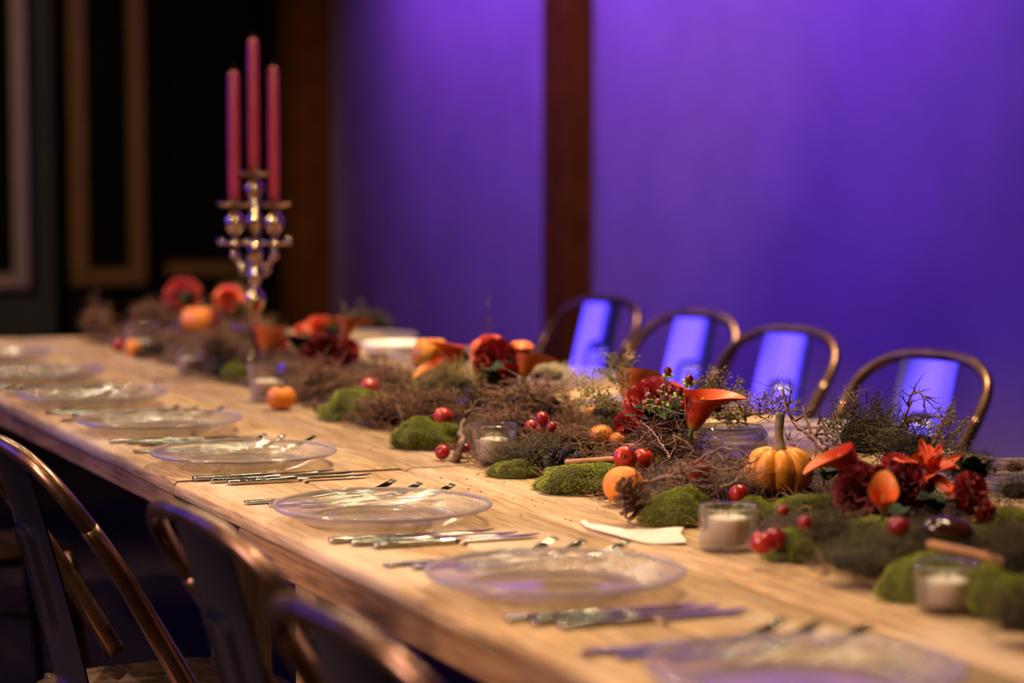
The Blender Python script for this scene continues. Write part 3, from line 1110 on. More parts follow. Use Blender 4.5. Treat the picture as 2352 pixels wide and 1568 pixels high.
TG = {'dry': [tangle_variant(50 + i, M['dry']) for i in range(3)],
      'olive': [tangle_variant(60 + i, M['olive'], 420, .009, .35) for i in range(2)],
      'mossbrown': [tangle_variant(70 + i, M['mossbrown'], 430, .010, .45) for i in range(2)],
      'lichen': [tangle_variant(80, M['lichen'], 300, .014, .7)],
      'wire': [tangle_variant(90 + i, M['twig'], 170, .02, .5, False) for i in range(2)]}
NAMES = {'dry': ('dried_moss_tangle', 'dried moss'), 'olive': ('olive_sprig_tangle', 'dried foliage'), 'mossbrown': ('brown_green_tangle', 'dried foliage'),
         'lichen': ('lichen_clump', 'lichen'), 'wire': ('twig_nest', 'twigs')}


def tangle(kind, x, y, wpx, hpx, n, label, depth=1.0, core=True):
    p = A(x, y, n)
    k = ppm(p)
    rx, rz = wpx / 2 / k * 1.12, hpx / 2 / k * 1.1
    st, co = TG[kind][R.randrange(len(TG[kind]))]
    z = max(p.z, TZ + rz * .42)
    nm, cat = NAMES[kind]
    t = thing(nm, label, cat, (p.x, p.y, z), (0, 0, R.uniform(-3, 3)), (rx, rx * depth, rz))
    o = link('strands', st, t)
    o['kind'] = 'stuff'
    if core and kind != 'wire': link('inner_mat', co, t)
    return t


moss(832, 948, 178, 96, 1.62, 'bright green moss mound left of the dried brown moss', 0)
moss(980, 1006, 150, 92, 1.57, 'dark green moss mound below the small red apple', 1)
moss(1345, 1122, 226, 92, 1.60, 'sharp yellow-green moss cushion under the cinnamon stick', 2)
moss(1560, 1166, 168, 116, 1.58, 'green moss cushion right of the orange fruit', 3)
moss(1480, 1100, 150, 90, 1.74, 'moss patch behind the two red apples', 0)
moss(1745, 1178, 150, 96, 1.66, 'green moss cushion under the front of the pumpkin', 1)
moss(1860, 1178, 190, 120, 1.72, 'green moss mound right of the pumpkin', 2)
moss(1830, 1225, 150, 96, 1.58, 'dim green moss behind the wet red apple', 0)
moss(2110, 1345, 168, 150, 1.57, 'dark green moss mound left of the lower right glass', 3)
moss(2290, 1370, 170, 150, 1.60, 'shadowed moss mound right of the lower right glass', 1)
moss(545, 868, 80, 60, 1.62, 'small dim moss patch left of the flared glass', 1)
moss(1130, 1075, 130, 60, 1.72, 'moss patch behind the tapered glass', 2)
moss(1180, 1066, 110, 56, 1.56, 'small dark moss patch right of the tapered glass', 3)
moss(2020, 1195, 180, 100, 1.72, 'dark moss below the burgundy carnation', 0)
moss(2300, 1185, 160, 120, 1.9, 'moss under the red carnation at the right edge', 2)
moss(2190, 1290, 190, 100, 1.68, 'shadowed moss beneath the right cinnamon stick', 1)
moss(2230, 1160, 150, 100, 1.80, 'dark moss between burgundy and red carnations', 3)
moss(720, 905, 110, 60, 1.75, 'moss hidden in the brown tangle right of the gourd', 3)

TD = [('dry', 222, 745, 70, 90, 1.72, 'thin dried brown sprigs at the far end of the centrepiece'),
      ('dry', 300, 780, 110, 50, 1.90, 'dried brown moss behind the wide far glass'),
      ('dry', 350, 735, 110, 90, 1.95, 'dim dried sprigs left of the far red carnation'),
      ('dry', 455, 745, 140, 90, 1.9, 'dried brown moss under the far red carnation'),
      ('dry', 395, 805, 110, 70, 1.70, 'dried moss between the two far glasses'),
      ('dry', 500, 800, 120, 100, 1.68, 'dried moss right of the small far glass'),
      ('dry', 560, 775, 150, 90, 1.95, 'dried moss around the foot of the candelabra'),
      ('dry', 600, 840, 120, 60, 1.72, 'dried moss behind the flared glass'),
      ('olive', 540, 700, 90, 90, 1.95, 'dim olive sprigs left of the candelabra stem'),
      ('dry', 690, 880, 150, 90, 1.72, 'dried brown moss right of the flared glass'),
      ('dry', 745, 905, 170, 130, 1.66, 'dried brown moss right of the small gourd'),
      ('dry', 800, 885, 170, 80, 1.76, 'dried brown moss beneath the second bouquet'),
      ('dry', 680, 825, 110, 60, 1.9, 'dried moss right of the flame orange calla'),
      ('mossbrown', 850, 740, 110, 60, 2.0, 'thin brown sprigs sticking out right of the second bouquet'),
      ('dry', 900, 895, 180, 110, 1.76, 'reddish brown dried moss left of the third bouquet'),
      ('dry', 900, 945, 160, 110, 1.63, 'dried moss between the two green mounds'),
      ('olive', 1030, 890, 180, 110, 1.74, 'olive brown dried sprigs under the orange callas'),
      ('dry', 1000, 940, 140, 100, 1.66, 'dried moss behind the small red apple'),
      ('mossbrown', 1105, 940, 150, 110, 1.78, 'dark green brown foliage below the red carnation'),
      ('dry', 1220, 930, 210, 130, 1.78, 'dried brown moss mound right of the third bouquet'),
      ('lichen', 1255, 862, 130, 64, 1.98, 'cream lichen clump on top of the brown moss'),
      ('dry', 1300, 985, 160, 80, 1.82, 'dried brown moss left of the centre bouquet'),
      ('dry', 1170, 985, 150, 100, 1.68, 'dried moss above the tapered glass'),
      ('mossbrown', 1215, 1052, 190, 110, 1.6, 'mossy brown clump in front of the crab apples'),
      ('dry', 1300, 1028, 190, 110, 1.69, 'brown dried moss behind the dark pinecone'),
      ('mossbrown', 1390, 1010, 140, 110, 1.8, 'dark tangle around the half hidden orange fruit'),
      ('dry', 1530, 1050, 200, 90, 1.80, 'shiny brown root tangle below the centre bouquet'),
      ('wire', 1545, 1015, 220, 110, 1.79, 'glossy curled twig nest in front of the centre bouquet'),
      ('wire', 1485, 1030, 170, 90, 1.80, 'loose glossy twigs around the two red apples'),
      ('mossbrown', 1530, 985, 170, 70, 1.88, 'dark foliage under the hypericum berries'),
      ('dry', 1600, 1098, 170, 66, 1.67, 'brown root mat in front of the rippled jar'),
      ('wire', 1640, 1090, 200, 110, 1.65, 'bare glossy twigs in front of the rippled jar'),
      ('dry', 1690, 1112, 110, 44, 1.70, 'root mat between jar and pumpkin'),
      ('mossbrown', 1625, 930, 110, 110, 1.9, 'rusty brown seed foliage behind the big calla'),
      ('wire', 1765, 935, 140, 80, 1.9, 'spiky twig tuft behind the pumpkin stem'),
      ('mossbrown', 1990, 1010, 200, 190, 2.02, 'olive brown sprigs rising in front of the right chair'),
      ('mossbrown', 2090, 1030, 200, 150, 2.03, 'brown sprigs above the red lily at the right'),
      ('mossbrown', 2225, 1080, 150, 100, 1.97, 'dark brown seed foliage right of the red lily'),
      ('mossbrown', 1895, 1160, 130, 60, 1.74, 'green brown sprigs below the pointed calla'),
      ('mossbrown', 1905, 1230, 200, 130, 1.62, 'dark tangle right of the wet red apple'),
      ('mossbrown', 2010, 1265, 220, 90, 1.62, 'dark tangle below the burgundy carnation'),
      ('mossbrown', 1970, 1290, 190, 70, 1.55, 'dried roots at the shadowed front of the runner'),
      ('mossbrown', 2130, 1235, 200, 80, 1.70, 'dark tangle around the glossy chestnut'),
      ('mossbrown', 2270, 1265, 210, 110, 1.74, 'dark tangle behind the right cinnamon stick'),
      ('mossbrown', 2340, 1290, 160, 170, 1.68, 'dark tangle at the right edge of the photo'),
      ('mossbrown', 2340, 1130, 120, 90, 2.0, 'dark sprigs by the sparkling plate at the right edge'),
      ('mossbrown', 2345, 1430, 160, 140, 1.52, 'dark tangle at the lower right corner'),
      ('dry', 2330, 1075, 60, 40, 2.25, 'wispy sprigs past the plate at the right edge')]
for args in TD: tangle(*args)

# loose dried moss strewn under everything along the runner
def bed_h(x, y):
    e = min((x - 1.60) / .08, (2.06 - x) / .12, (6.72 - y) / .1, (y - 1.75) / .1)
    if e <= 0: return 0
    return min(e, 1) ** .6 * (.022 + .022 * noise.noise(Vector((x * 7, y * 7, 3))) + .012 * noise.noise(Vector((x * 19, y * 19, 8))))


def edge(y): return .05 * noise.noise(Vector((y * 3.1, 5.5, 1.2))) + .02 * noise.noise(Vector((y * 11, 2.5, 1.2)))


bed = MB()
bed.grid(26, 200, lambda u, v: (1.6 + .44 * u + edge(1.75 + 4.95 * v) * (1 - u), 1.75 + 4.95 * v, TZ + .0006 + max(bed_h(1.6 + .44 * u, 1.75 + 4.95 * v), 0)))
rb = random.Random(4)
bs = MB()
for k in range(13000):
    y = rb.uniform(1.8, 6.68)
    x = 1.57 + .46 * rb.random() ** 1.0
    p = Vector((x + edge(y) * (2.1 - x) / .6, y, TZ + .003 + max(bed_h(x, y), 0) * rb.uniform(.5, 1)))
    d = Vector((rb.uniform(-1, 1), rb.uniform(-1, 1), rb.uniform(-.1, .9))).normalized()
    L = rb.randint(3, 5)
    pts = [Vector((q.x, q.y, max(q.z, TZ + .001))) for q in strand(rb, p, d, L, rb.uniform(.004, .011), .5)]
    t_ = rb.uniform(.0005, .0013)
    bs.tube(pts, [t_ * (1 - .6 * i / L) for i in range(L + 1)], 3, False)
bedo = tag(link('moss_bed', bed.mesh('moss_bed', M['core'])), 'loose brown dried moss strewn along the middle of the table under the decorations', 'moss', None, 'stuff')
b2 = link('strands', bs.mesh('strands', M['dry']), bedo)
b2['kind'] = 'stuff'

# ------------------------------------------------------------------ twigs


def twig(path, r0, label, seed, side=8, mat='twig', name='twig', sl=.04):
    r = random.Random(seed)
    base = Vector(path[0])
    P = crom([Vector(p) - base for p in path], 6)
    P = [p + Vector((r.uniform(-1, 1), r.uniform(-1, 1), r.uniform(-1, 1))) * min(r0 * .8, .0022) for p in P]
    m = MB()
    n = len(P)
    m.tube(P, [r0 * (1 - .72 * i / n) * r.uniform(.75, 1.3) for i in range(n)], 7)
    for k in range(side):
        i = r.randrange(1, n - 1)
        d = (P[i + 1] - P[i - 1]).normalized()
        e = (d * .5 + Vector((r.uniform(-1, 1), r.uniform(-1, 1), r.uniform(-.3, 1)))).normalized()
        L = r.randint(3, 6)
        pts = strand(r, P[i], e, L, sl / L * r.uniform(.7, 1.5), .35)
        m.tube(pts, [r0 * .5 * (1 - .75 * j / L) for j in range(L + 1)], 5)
        if r.random() < .6:
            q = pts[len(pts) // 2]
            p2 = strand(r, q, (e + Vector((r.uniform(-1, 1), r.uniform(-1, 1), .3)) * .8).normalized(), 3, sl * .14, .3)
            m.tube(p2, [r0 * .3, r0 * .25, r0 * .2, r0 * .1], 4)
    return thing(name, label, 'twig', base, data=m.mesh(name, M[mat]))


twig([A(1440, 1190, 1.5), A(1428, 1130, 1.5), A(1445, 1100, 1.49), A(1480, 1086, 1.52), A(1530, 1082, 1.58)], .0022, 'copper brown twig arching over the pinecone', 1, 4, sl=.02)
twig([A(1440, 1190, 1.5), A(1447, 1200, 1.49), A(1458, 1212, 1.48)], .0016, 'short forked twig end on the table below the pinecone', 21, 2, sl=.012)
twig([A(1462, 1112, 1.6), A(1545, 1090, 1.62), A(1600, 1062, 1.63), A(1655, 1032, 1.66), A(1700, 1036, 1.68), A(1720, 1060, 1.7)], .0034, 'bent bare twig arching across the rippled jar', 2, 7, sl=.03)
twig([A(1555, 1085, 1.6), A(1610, 1072, 1.6), A(1650, 1078, 1.62), A(1700, 1072, 1.64), A(1740, 1052, 1.68)], .0024, 'thin twig in front of the rippled jar base', 3, 6, sl=.025)
twig([A(1655, 1118, 1.6), A(1688, 1106, 1.62), A(1702, 1085, 1.64)], .0024, 'pale broken twig above the ribbed tumbler', 4, 2, sl=.015)
twig([A(1896, 1040, 1.82), A(1868, 1005, 1.83), A(1838, 985, 1.85), A(1822, 962, 1.86)], .0055, 'thick forked twig right of the pumpkin stem', 5, 5, sl=.05)
twig([A(1868, 1010, 1.83), A(1880, 985, 1.85), A(1878, 975, 1.86)], .0035, 'short fork prong right of the pumpkin', 25, 2, sl=.03)
twig([A(1838, 984, 1.86), A(1880, 982, 1.87), A(1905, 990, 1.88), A(1925, 1025, 1.88)], .0012, 'thin wiry twig reaching right from the forked one', 6, 5, sl=.03)
twig([A(1716, 975, 1.92), A(1712, 955, 1.92), A(1745, 948, 1.92), A(1790, 945, 1.92), A(1830, 953, 1.92)], .0024, 'spiky root lying behind the pumpkin stem', 7, 26, sl=.045)
twig([A(1780, 950, 1.92), A(1774, 925, 1.92), A(1773, 900, 1.92), A(1779, 882, 1.92)], .0016, 'upright spike left, in the twig tuft behind the pumpkin', 8, 8, sl=.03)
twig([A(1800, 950, 1.92), A(1812, 925, 1.92), A(1815, 900, 1.92), A(1811, 880, 1.92)], .0014, 'upright spike right, in the twig tuft behind the pumpkin', 9, 12, sl=.03)
twig([A(1830, 1030, 1.86), A(1815, 1018, 1.87), A(1806, 1000, 1.88)], .0014, 'small root tuft right of the pumpkin stem', 10, 12, sl=.03)
twig([A(1540, 1056, 1.68), A(1522, 1020, 1.68), A(1498, 992, 1.68), A(1470, 962, 1.7)], .0026, 'straight bronze twig crossing before the red apples', 11, 5, sl=.03)
twig([A(1380, 1060, 1.66), A(1420, 1035, 1.68), A(1465, 1012, 1.7), A(1500, 985, 1.72)], .0032, 'grey brown twig running from the cinnamon to the bouquet', 12, 5, sl=.03)
twig([A(1560, 985, 1.74), A(1575, 955, 1.74), A(1585, 930, 1.74), A(1593, 920, 1.74)], .0017, 'frosted upright twig in front of the big calla', 13, 3, sl=.02)
twig([A(1500, 985, 1.73), A(1505, 950, 1.73), A(1520, 935, 1.73), A(1545, 948, 1.73), A(1560, 985, 1.73)], .0016, 'copper twig looped before the hypericum berries', 14, 14, sl=.03)
twig([A(1545, 1000, 1.71), A(1575, 1015, 1.7), A(1592, 1035, 1.69), A(1580, 1050, 1.68)], .0014, 'curled copper tendril left of the rippled jar', 15, 10, sl=.03)
twig([A(1110, 960, 1.7), A(1200, 955, 1.7), A(1290, 975, 1.72)], .0035, 'horizontal blurred root above the crab apples', 16, 10, 'root', sl=.04)
twig([A(1040, 1065, 1.54), A(1062, 1020, 1.55), A(1058, 985, 1.57), A(1075, 950, 1.6)], .0075, 'twisted root standing left of the tapered glass', 17, 5, 'root', sl=.04)
twig([A(1118, 790, 1.9), A(1120, 740, 1.9), A(1125, 680, 1.9)], .0022, 'lone reddish stalk standing above the third bouquet', 18, 5, 'root', sl=.02)
twig([A(915, 1010, 1.6), A(925, 960, 1.6), A(905, 925, 1.62)], .003, 'blurred pale root left of the dark green moss', 19, 3, 'root', sl=.03)
twig([A(2080, 985, 2.0), A(2085, 935, 2.0), A(2100, 900, 2.0), A(2125, 915, 2.0), A(2120, 945, 2.0)], .0028, 'reddish curled root in front of the right chair', 20, 16, 'root', sl=.03)
twig([A(2060, 975, 2.0), A(2115, 960, 2.0), A(2185, 955, 2.0)], .003, 'dark sprig lying across the right chair splat', 22, 16, 'root', sl=.02)
twig([A(1950, 960, 2.0), A(1965, 935, 2.0), A(1945, 900, 2.0)], .0022, 'thin brown root left of the right chair hoop', 23, 12, 'root', sl=.03)
twig([A(1880, 1275, 1.52), A(1900, 1310, 1.51), A(1895, 1320, 1.51)], .0022, 'stray dark twig on the shadowed table front', 24, 6, 'root', sl=.03)
twig([A(215, 770, 1.66), A(218, 720, 1.66), A(222, 680, 1.66)], .0025, 'upright brown stalk at the far end', 26, 10, 'root', sl=.04)
twig([A(240, 800, 1.62), A(235, 745, 1.62), A(230, 715, 1.62)], .002, 'pinkish twig at the far end left of the wide glass', 27, 8, 'root', sl=.03)

# ------------------------------------------------------------------ fruit


def fruit_mesh(name, mat, dimple=.12, n=24):
    pr = []
    for i in range(13):
        t = PI * i / 12
        r, z = math.sin(t), -math.cos(t)
        z = z * (1 - dimple * math.exp(-(r / .35) ** 2)) * .94
        pr.append((max(r, .0008), z))
    return MB().lathe(pr, n, True, lambda r, z, a: (r * (1 + .018 * math.cos(5 * a)), z)).mesh(name, mat)


APM = {k: fruit_mesh('apple_skin', M[k]) for k in ('apple', 'apple2', 'apple3')}
CALYX = MB()
for i in range(5):
    a = 2 * PI * i / 5
    CALYX.tube([(.03 * math.cos(a), .03 * math.sin(a), .80), (.13 * math.cos(a), .13 * math.sin(a), .87), (.17 * math.cos(a + .3), .17 * math.sin(a + .3), .95)], [.05, .045, .02], 5)
CALYX.ball((0, 0, .8), .09, 8, 5)
CALYX = CALYX.mesh('calyx', M['calyx'])


def apple(x, y, rpx, n, label, kind='apple', tilt=None, name='red_apple', cat='apple'):
    p = A(x, y, n)
    r = rpx / ppm(p)
    if p.z < TZ + r * .96: p = Vector((p.x, p.y, TZ + r * .96))
    rot = tilt or (R.uniform(-.8, .8), R.uniform(-.8, .8), R.uniform(0, 6))
    t = thing(name, label, cat, p, rot, r)
    link('skin', APM[kind], t)
    link('calyx', CALYX, t)
    return t


def toward_cam(p, up=0.15):
    d = (CAM - Vector(p)).normalized() + Vector((0, 0, up))
    return d.to_track_quat('Z', 'Y').to_euler()


pa = A(1436, 1051, 1.655)
apple(1436, 1051, 28, 1.655, 'small red apple at the end of the cinnamon stick, calyx facing the camera', 'apple2', toward_cam(pa))
apple(1477, 1052, 25, 1.70, 'small orange-red apple behind the one by the cinnamon stick', 'apple2')
apple(1603, 1082, 29, 1.64, 'dark glossy red apple in front of the rippled jar', 'apple')
apple(1697, 1132, 23, 1.64, 'small red apple at the lower left of the pumpkin', 'apple')
apple(1752, 1246, 30, 1.50, 'wet red apple right of the ribbed tumbler', 'apple')
apple(1780, 1236, 27, 1.54, 'dark red apple tucked behind the wet one', 'apple3')
apple(1018, 957, 23, 1.64, 'small red apple on the dark green moss mound', 'apple2')
apple(849, 888, 22, 1.67, 'small red apple above the bright green moss mound', 'apple2')
for x, y, r, lab in ((1220, 979, 16, 'left'), (1246, 961, 17, 'top'), (1243, 985, 14, 'bottom'), (1267, 980, 13, 'right')):
    apple(x, y, r, 1.66, f'{lab} red crab apple of the cluster above the tapered glass', 'apple', None, 'crab_apple')
apple(1016, 1038, 18, 1.53, 'red crab apple on the table left of the twisted root', 'apple', None, 'crab_apple')
apple(1068, 1029, 13, 1.56, 'red crab apple on the table right of the twisted root', 'apple', None, 'crab_apple')
apple(271, 806, 15, 1.58, 'tiny red crab apple at the far end of the table', 'apple', None, 'crab_apple')
apple(2064, 1208, 26, 1.62, 'dark red crab apple below the orange calla at the right', 'apple3', None, 'crab_apple')
apple(1848, 1200, 18, 1.54, 'brownish red crab apple right of the tumbler, in moss', 'apple3', None, 'crab_apple')
apple(1798, 1172, 15, 1.58, 'brownish red crab apple under the pumpkin', 'apple3', None, 'crab_apple')
apple(1695, 745, 1, 1.8, '', 'apple') if False else None

ORM = fruit_mesh('orange_peel', M['orange'], .04, 32)


def orange(x, y, rpx, n, label, sc=(1, 1, 1), name='orange', cat='orange'):
    p = A(x, y, n)
    r = rpx / ppm(p)
    if p.z < TZ + r * .96: p = Vector((p.x, p.y, TZ + r * .96))
    t = thing(name, label, cat, p, (R.uniform(-.4, .4), R.uniform(-.4, .4), 0), (r * sc[0], r * sc[1], r * sc[2]))
    link('peel', ORM, t)
    link('calyx', CALYX, t)


orange(1432, 1121, 48, 1.585, 'bright orange fruit behind the pinecone')
orange(1380, 1003, 30, 1.78, 'orange fruit half hidden in brown moss left of the bouquet')
orange(1420, 1012, 22, 1.80, 'small orange kumquat below the red carnation', (1, 1, .9), 'kumquat', 'kumquat')
orange(1360, 945, 17, 1.95, 'small orange kumquat behind the grass seed spray', (1, 1, 1), 'kumquat', 'kumquat')
orange(306, 803, 18, 1.575, 'oval orange kumquat at the far end beside the wide glass', (1, 1, 1.45), 'kumquat', 'kumquat')


def pumpkin(p, r, h, ribs, label, mat='pumpkin', stem=.06, name='mini_pumpkin', depth=.10, lean=(0, 0), rz=0, cat='pumpkin'):
    pr = []
    n = 22
    for i in range(n + 1):
        t = PI * i / n
        rr = math.sin(t) ** .82
        z = -math.cos(t)
        z -= .30 * math.exp(-(rr / .38) ** 2) * (1 if z > 0 else -.5)
        pr.append((max(rr * r, .0004), (z + 1) / 2 * h))
    def fn(q, z, a):
        c = abs(math.sin(ribs * a / 2))
        return q * (1 - depth + depth * c ** .55 + .02 * math.sin(a * 2 + 1)), z - (.05 * h * (1 - c) if z > h * .6 else 0)
    t = thing(name, label, cat, p, (lean[0], lean[1], rz))
    link('flesh', MB().lathe(pr, ribs * 12, True, fn).mesh('flesh', M[mat]), t)
    if stem:
        top = pr[-1][1]
        S = MB()
        pts = crom([(0, 0, top - .006), (0.001, 0, top + stem * .25), (0, 0, top + stem * .6), (.004, .001, top + stem)], 4)
        m = len(pts)
        S.tube(pts, [.0155 - .0095 * min(1, (i / m) * 2.6) + .0015 * (i / m) for i in range(m)], 10)
        st = S.mesh('stem', M['stem'])
        link('stem', st, t)
    return t


pp = T(1788, 1138, TZ + .018)
kk = ppm(pp)
pumpkin(pp, 82 / kk, 120 / kk, 10, 'small ribbed orange pumpkin with a tall grey stem', stem=.058, rz=.3, depth=.17)
pumpkin(T(646, 941), 34 / ppm(T(646, 941)), 56 / ppm(T(646, 941)), 7, 'small orange gourd in front of the flared glass', 'gourd', .010, 'small_gourd', .07, cat='gourd')
q = A(462, 770, 1.8)
pumpkin(q, 48 / ppm(q), 70 / ppm(q), 4, 'lobed orange pumpkin below the far flowers', 'gourd', .012, 'mini_pumpkin', .16, rz=.5)
q = A(990, 862, 1.82)
pumpkin(q, 45 / ppm(q), 92 / ppm(q), 8, 'smooth orange gourd left of the red carnation', 'pumpkin', 0, 'smooth_gourd', .02, cat='gourd')

# chestnut with a long highlight
q = A(2178, 1215, 1.68)
k = ppm(q)
thing('chestnut', 'dark glossy chestnut with a bright glint above the cinnamon stick', 'chestnut', q, (.3, .1, -.5), 1, None,
      MB().ball((0, 0, 0), 44 / k, 24, 16, (1.35, .8, .6)).mesh('chestnut', M['chestnut']))

# glass baubles
BB = MB().ball((0, 0, 0), 1, 20, 14)
BB.tube([(0, 0, .95), (0, 0, 1.2)], .18, 8)
BB = BB.mesh('glass_bauble', M['bead'])
for x, y, rp, n, lab in ((1473, 990, 11, 1.74, 'clear glass bauble below the red carnation'), (1452, 1026, 9, 1.66, 'blue glinting bauble above the red apples'),
                         (1062, 914, 12, 1.68, 'blue glinting glass bauble left of the root tangle'), (1074, 893, 9, 1.72, 'clear glass bauble in the olive sprigs'),
                         (1112, 935, 10, 1.7, 'clear bauble below the olive sprigs'), (398, 752, 13, 1.72, 'blue glinting bauble left of the lobed pumpkin'),
                         (412, 738, 12, 1.76, 'clear bauble left of the lobed pumpkin'), (547, 748, 13, 1.7, 'clear bauble left of the candelabra foot')):
    p = A(x, y, n)
    thing('glass_bauble', lab, 'bauble', p, (R.uniform(-1, 1), R.uniform(-1, 1), 0), rp / ppm(p), 'glass baubles in the centrepiece', BB)

# ------------------------------------------------------------------ cinnamon


def cinnamon(p, q, r, label):
    p, q = Vector(p), Vector(q)
    L = (q - p).length
    t = thing('cinnamon_stick', label, 'cinnamon', p, (q - p).to_track_quat('X', 'Z').to_euler())
    for sg in (-1, 1):
        m = MB()
        n = 26
        pts = []
        for i in range(n + 1):
            a = i / n * 2 * PI * 1.55
            rr = r * (.92 - .5 * i / n)
            pts.append((sg * (math.cos(a) * rr - r * .02) + sg * r * .78, math.sin(a) * rr))
        th = r * .12
        def fn(u, v):
            i = round(u * (2 * n + 1))
            out = i <= n
            j = i if out else 2 * n + 1 - i
            y, z = pts[j]
            c = sg * r * .78
            k = 1 if out else 1 - th / max(math.hypot(y - c, z), 1e-6)
            return (v * L, c + (y - c) * k, z * k)
        m.grid(2 * n + 2, 8, lambda u, v: fn(u * (2 * n + 2) / (2 * n + 1) if False else u, v), False)
        link('quill', m.mesh('quill', M['cinnamon']), t)


cinnamon(A(1299, 1063, 1.585), A(1425, 1054, 1.66), .0062, 'cinnamon stick with a curled end lying on the moss cushion')
cinnamon(A(2133, 1250, 1.60), A(2312, 1290, 1.66), .0068, 'blurred cinnamon stick above the lower right glass')

# ------------------------------------------------------------------ pinecones
SC_M = {}
for nm in ('cone', 'darkcone'):
    m = MB()

    def fn(u, v):
        w = .36 * (v ** .7) * (1 if v < .8 else 1 - .55 * ((v - .8) / .2) ** 2) + .05
        x = (u - .5) * 2 * w
        return (x, v * .95, .22 * v * v + .12 * (1 - (2 * u - 1) ** 2) * v)
    m.grid(5, 6, fn)
    n0 = len(m.v)
    m.v += [(x * .98, y * .98, z - .07) for x, y, z in m.v]
    m.f += [tuple(i + n0 for i in reversed(f)) for f in m.f]
    m.add([(-.16, .93, .24), (.16, .93, .24), (.12, 1.0, .20), (-.12, 1.0, .20), (0, .98, .32)], [(0, 1, 4), (1, 2, 4), (2, 3, 4), (3, 0, 4)])
    SC_M[nm] = m.mesh('scale', M[nm], True)


def pinecone(p, axis, L, mat, label, open_=1.0, n=38):
    t = thing('pinecone', label, 'pinecone', p, Vector(axis).to_track_quat('Z', 'Y').to_euler())
    core = MB().lathe([(0, -L * .5), (L * .16, -L * .42), (L * .2, -L * .1), (L * .14, L * .25), (L * .04, L * .45), (0, L * .47)], 12).mesh('core', M[mat])
    link('core', core, t)
    for i in range(n):
        f = i / (n - 1)
        a = i * 2.39996
        z = -L * .42 + L * .82 * f
        rad = L * (.17 - .12 * f ** 2)
        size = L * .37 * (.55 + .75 * math.sin(PI * min(f * .8 + .15, 1)) ** 1) * (1 - .35 * f)
        tilt = math.radians(-32 + 78 * f)
        rot = Matrix.Rotation(a - PI / 2, 4, 'Z') @ Matrix.Rotation(tilt, 4, 'X')
        link('scale', SC_M[mat], t, (rad * .55 * math.cos(a), rad * .55 * math.sin(a), z), rot.to_3x3(), size)
    return t


right = Vector((math.cos(TH), -math.sin(TH), 0))
pinecone(A(1450, 1138, 1.515), right * -.35 + Vector((-.2, -.2, .75)), .056, 'cone', 'open brown pinecone leaning against the orange fruit')
pinecone(A(1290, 1066, 1.60), right * -.4 + Vector((-.3, -.3, .5)), .066, 'darkcone', 'dark pinecone left of the cinnamon stick')
pinecone(A(1400, 950, 1.88), right * -.8 + Vector((0, 0, .4)), .06, 'darkcone', 'dark pinecone behind the red carnation, left side')
pinecone(A(345, 812, 1.60), right * .8 + Vector((0, 0, .3)), .075, 'darkcone', 'dark blurred pinecone right of the oval kumquat')
pinecone(A(515, 842, 1.60), right * .6 + Vector((0, 0, .5)), .06, 'darkcone', 'dark blurred pinecone right of the small far glass')

# ------------------------------------------------------------------ flowers


def petal_mesh(seed, mat, ruffle=1.0, pointed=False, w=.62):
    r = random.Random(seed)
    ph = [r.uniform(0, 6) for _ in range(4)]
    nu, nv = (9, 5) if ruffle else (7, 6)

    def fn(u, v):
        c = 2 * u - 1
        if pointed:
            ww = w * math.sin(PI * (v * .93 + .06)) ** .8 + .01
        else:
            ww = w * (.2 + .8 * v ** .65)
        x = c * ww
        z = v * (1 - .16 * c * c * (1 if not pointed else .1))
        y = -.22 * v * v + .12 * c * c * v
        if ruffle:
            y += ruffle * .13 * v * v * math.sin(7 * c + ph[0] + v * 2) + ruffle * .05 * v * math.sin(13 * c + ph[1])
            z += ruffle * .06 * (v > .95) * math.sin(17 * c + ph[2])
        return (x, y, z)
    m = MB().grid(nu, nv, fn)
    n0 = len(m.v)
    m.v += [(x, y - .02, z) for x, y, z in m.v]
    m.f += [tuple(i + n0 for i in reversed(q)) for q in m.f]
    return m.mesh('petal', mat)


PET = {}
for nm in ('carn', 'carn2', 'burg'):
    PET[nm] = [petal_mesh(i, M[nm]) for i in range(3)]
PET['rosep'] = [petal_mesh(9, M['rosep'], 0, False, .7)]
PET['roser'] = [petal_mesh(9, M['carn'], 0, False, .7)]
PET['lily'] = [petal_mesh(i, M['rosep'], .6, True, .26) for i in range(2)]
CAL = MB().lathe([(0, -.55), (.1, -.55), (.16, -.35), (.2, -.05), (.12, .05), (0, .05)], 12).mesh('calyx', M['greenstem'])


def bloom(x, y, rpx, n, axis, kind, label, cat='carnation', count=34, name=None, spread=1.0):
    p = A(x, y, n)
    r = rpx / ppm(p)
    name = name or {'carnation': 'carnation', 'rose': 'rose', 'lily': 'lily'}[cat]
    q = Vector(axis).to_track_quat('Z', 'Y')
    t = thing(name, label, cat, p - Vector(axis).normalized() * r * .45, q.to_euler(), r)
    link('calyx', CAL, t, (0, 0, -.05))
    for i in range(count):
        f = (i + .5) / count
        a = i * 2.39996 + R.uniform(-.2, .2)
        th = f ** .62 * math.radians(98) * spread
        L = (.92 + .18 * f) * R.uniform(.92, 1.08) * (.88 if cat == 'carnation' else .8 + .2 * f)
        rot = Matrix.Rotation(a, 4, 'Z') @ Matrix.Rotation(th, 4, 'X') @ Matrix.Rotation(R.uniform(-.3, .3), 4, 'Z')
        ms = PET[kind]
        link('petal', ms[i % len(ms)], t, (0, 0, .0), rot.to_3x3(), (L * .78, L * .8, L))
    return t


def camv(x=0, y=0, z=1.0):   # direction from amounts: image-right, toward camera, up
    back = Vector((-math.sin(TH), -math.cos(TH), 0))
    return right * x + back * y + Vector((0, 0, z))


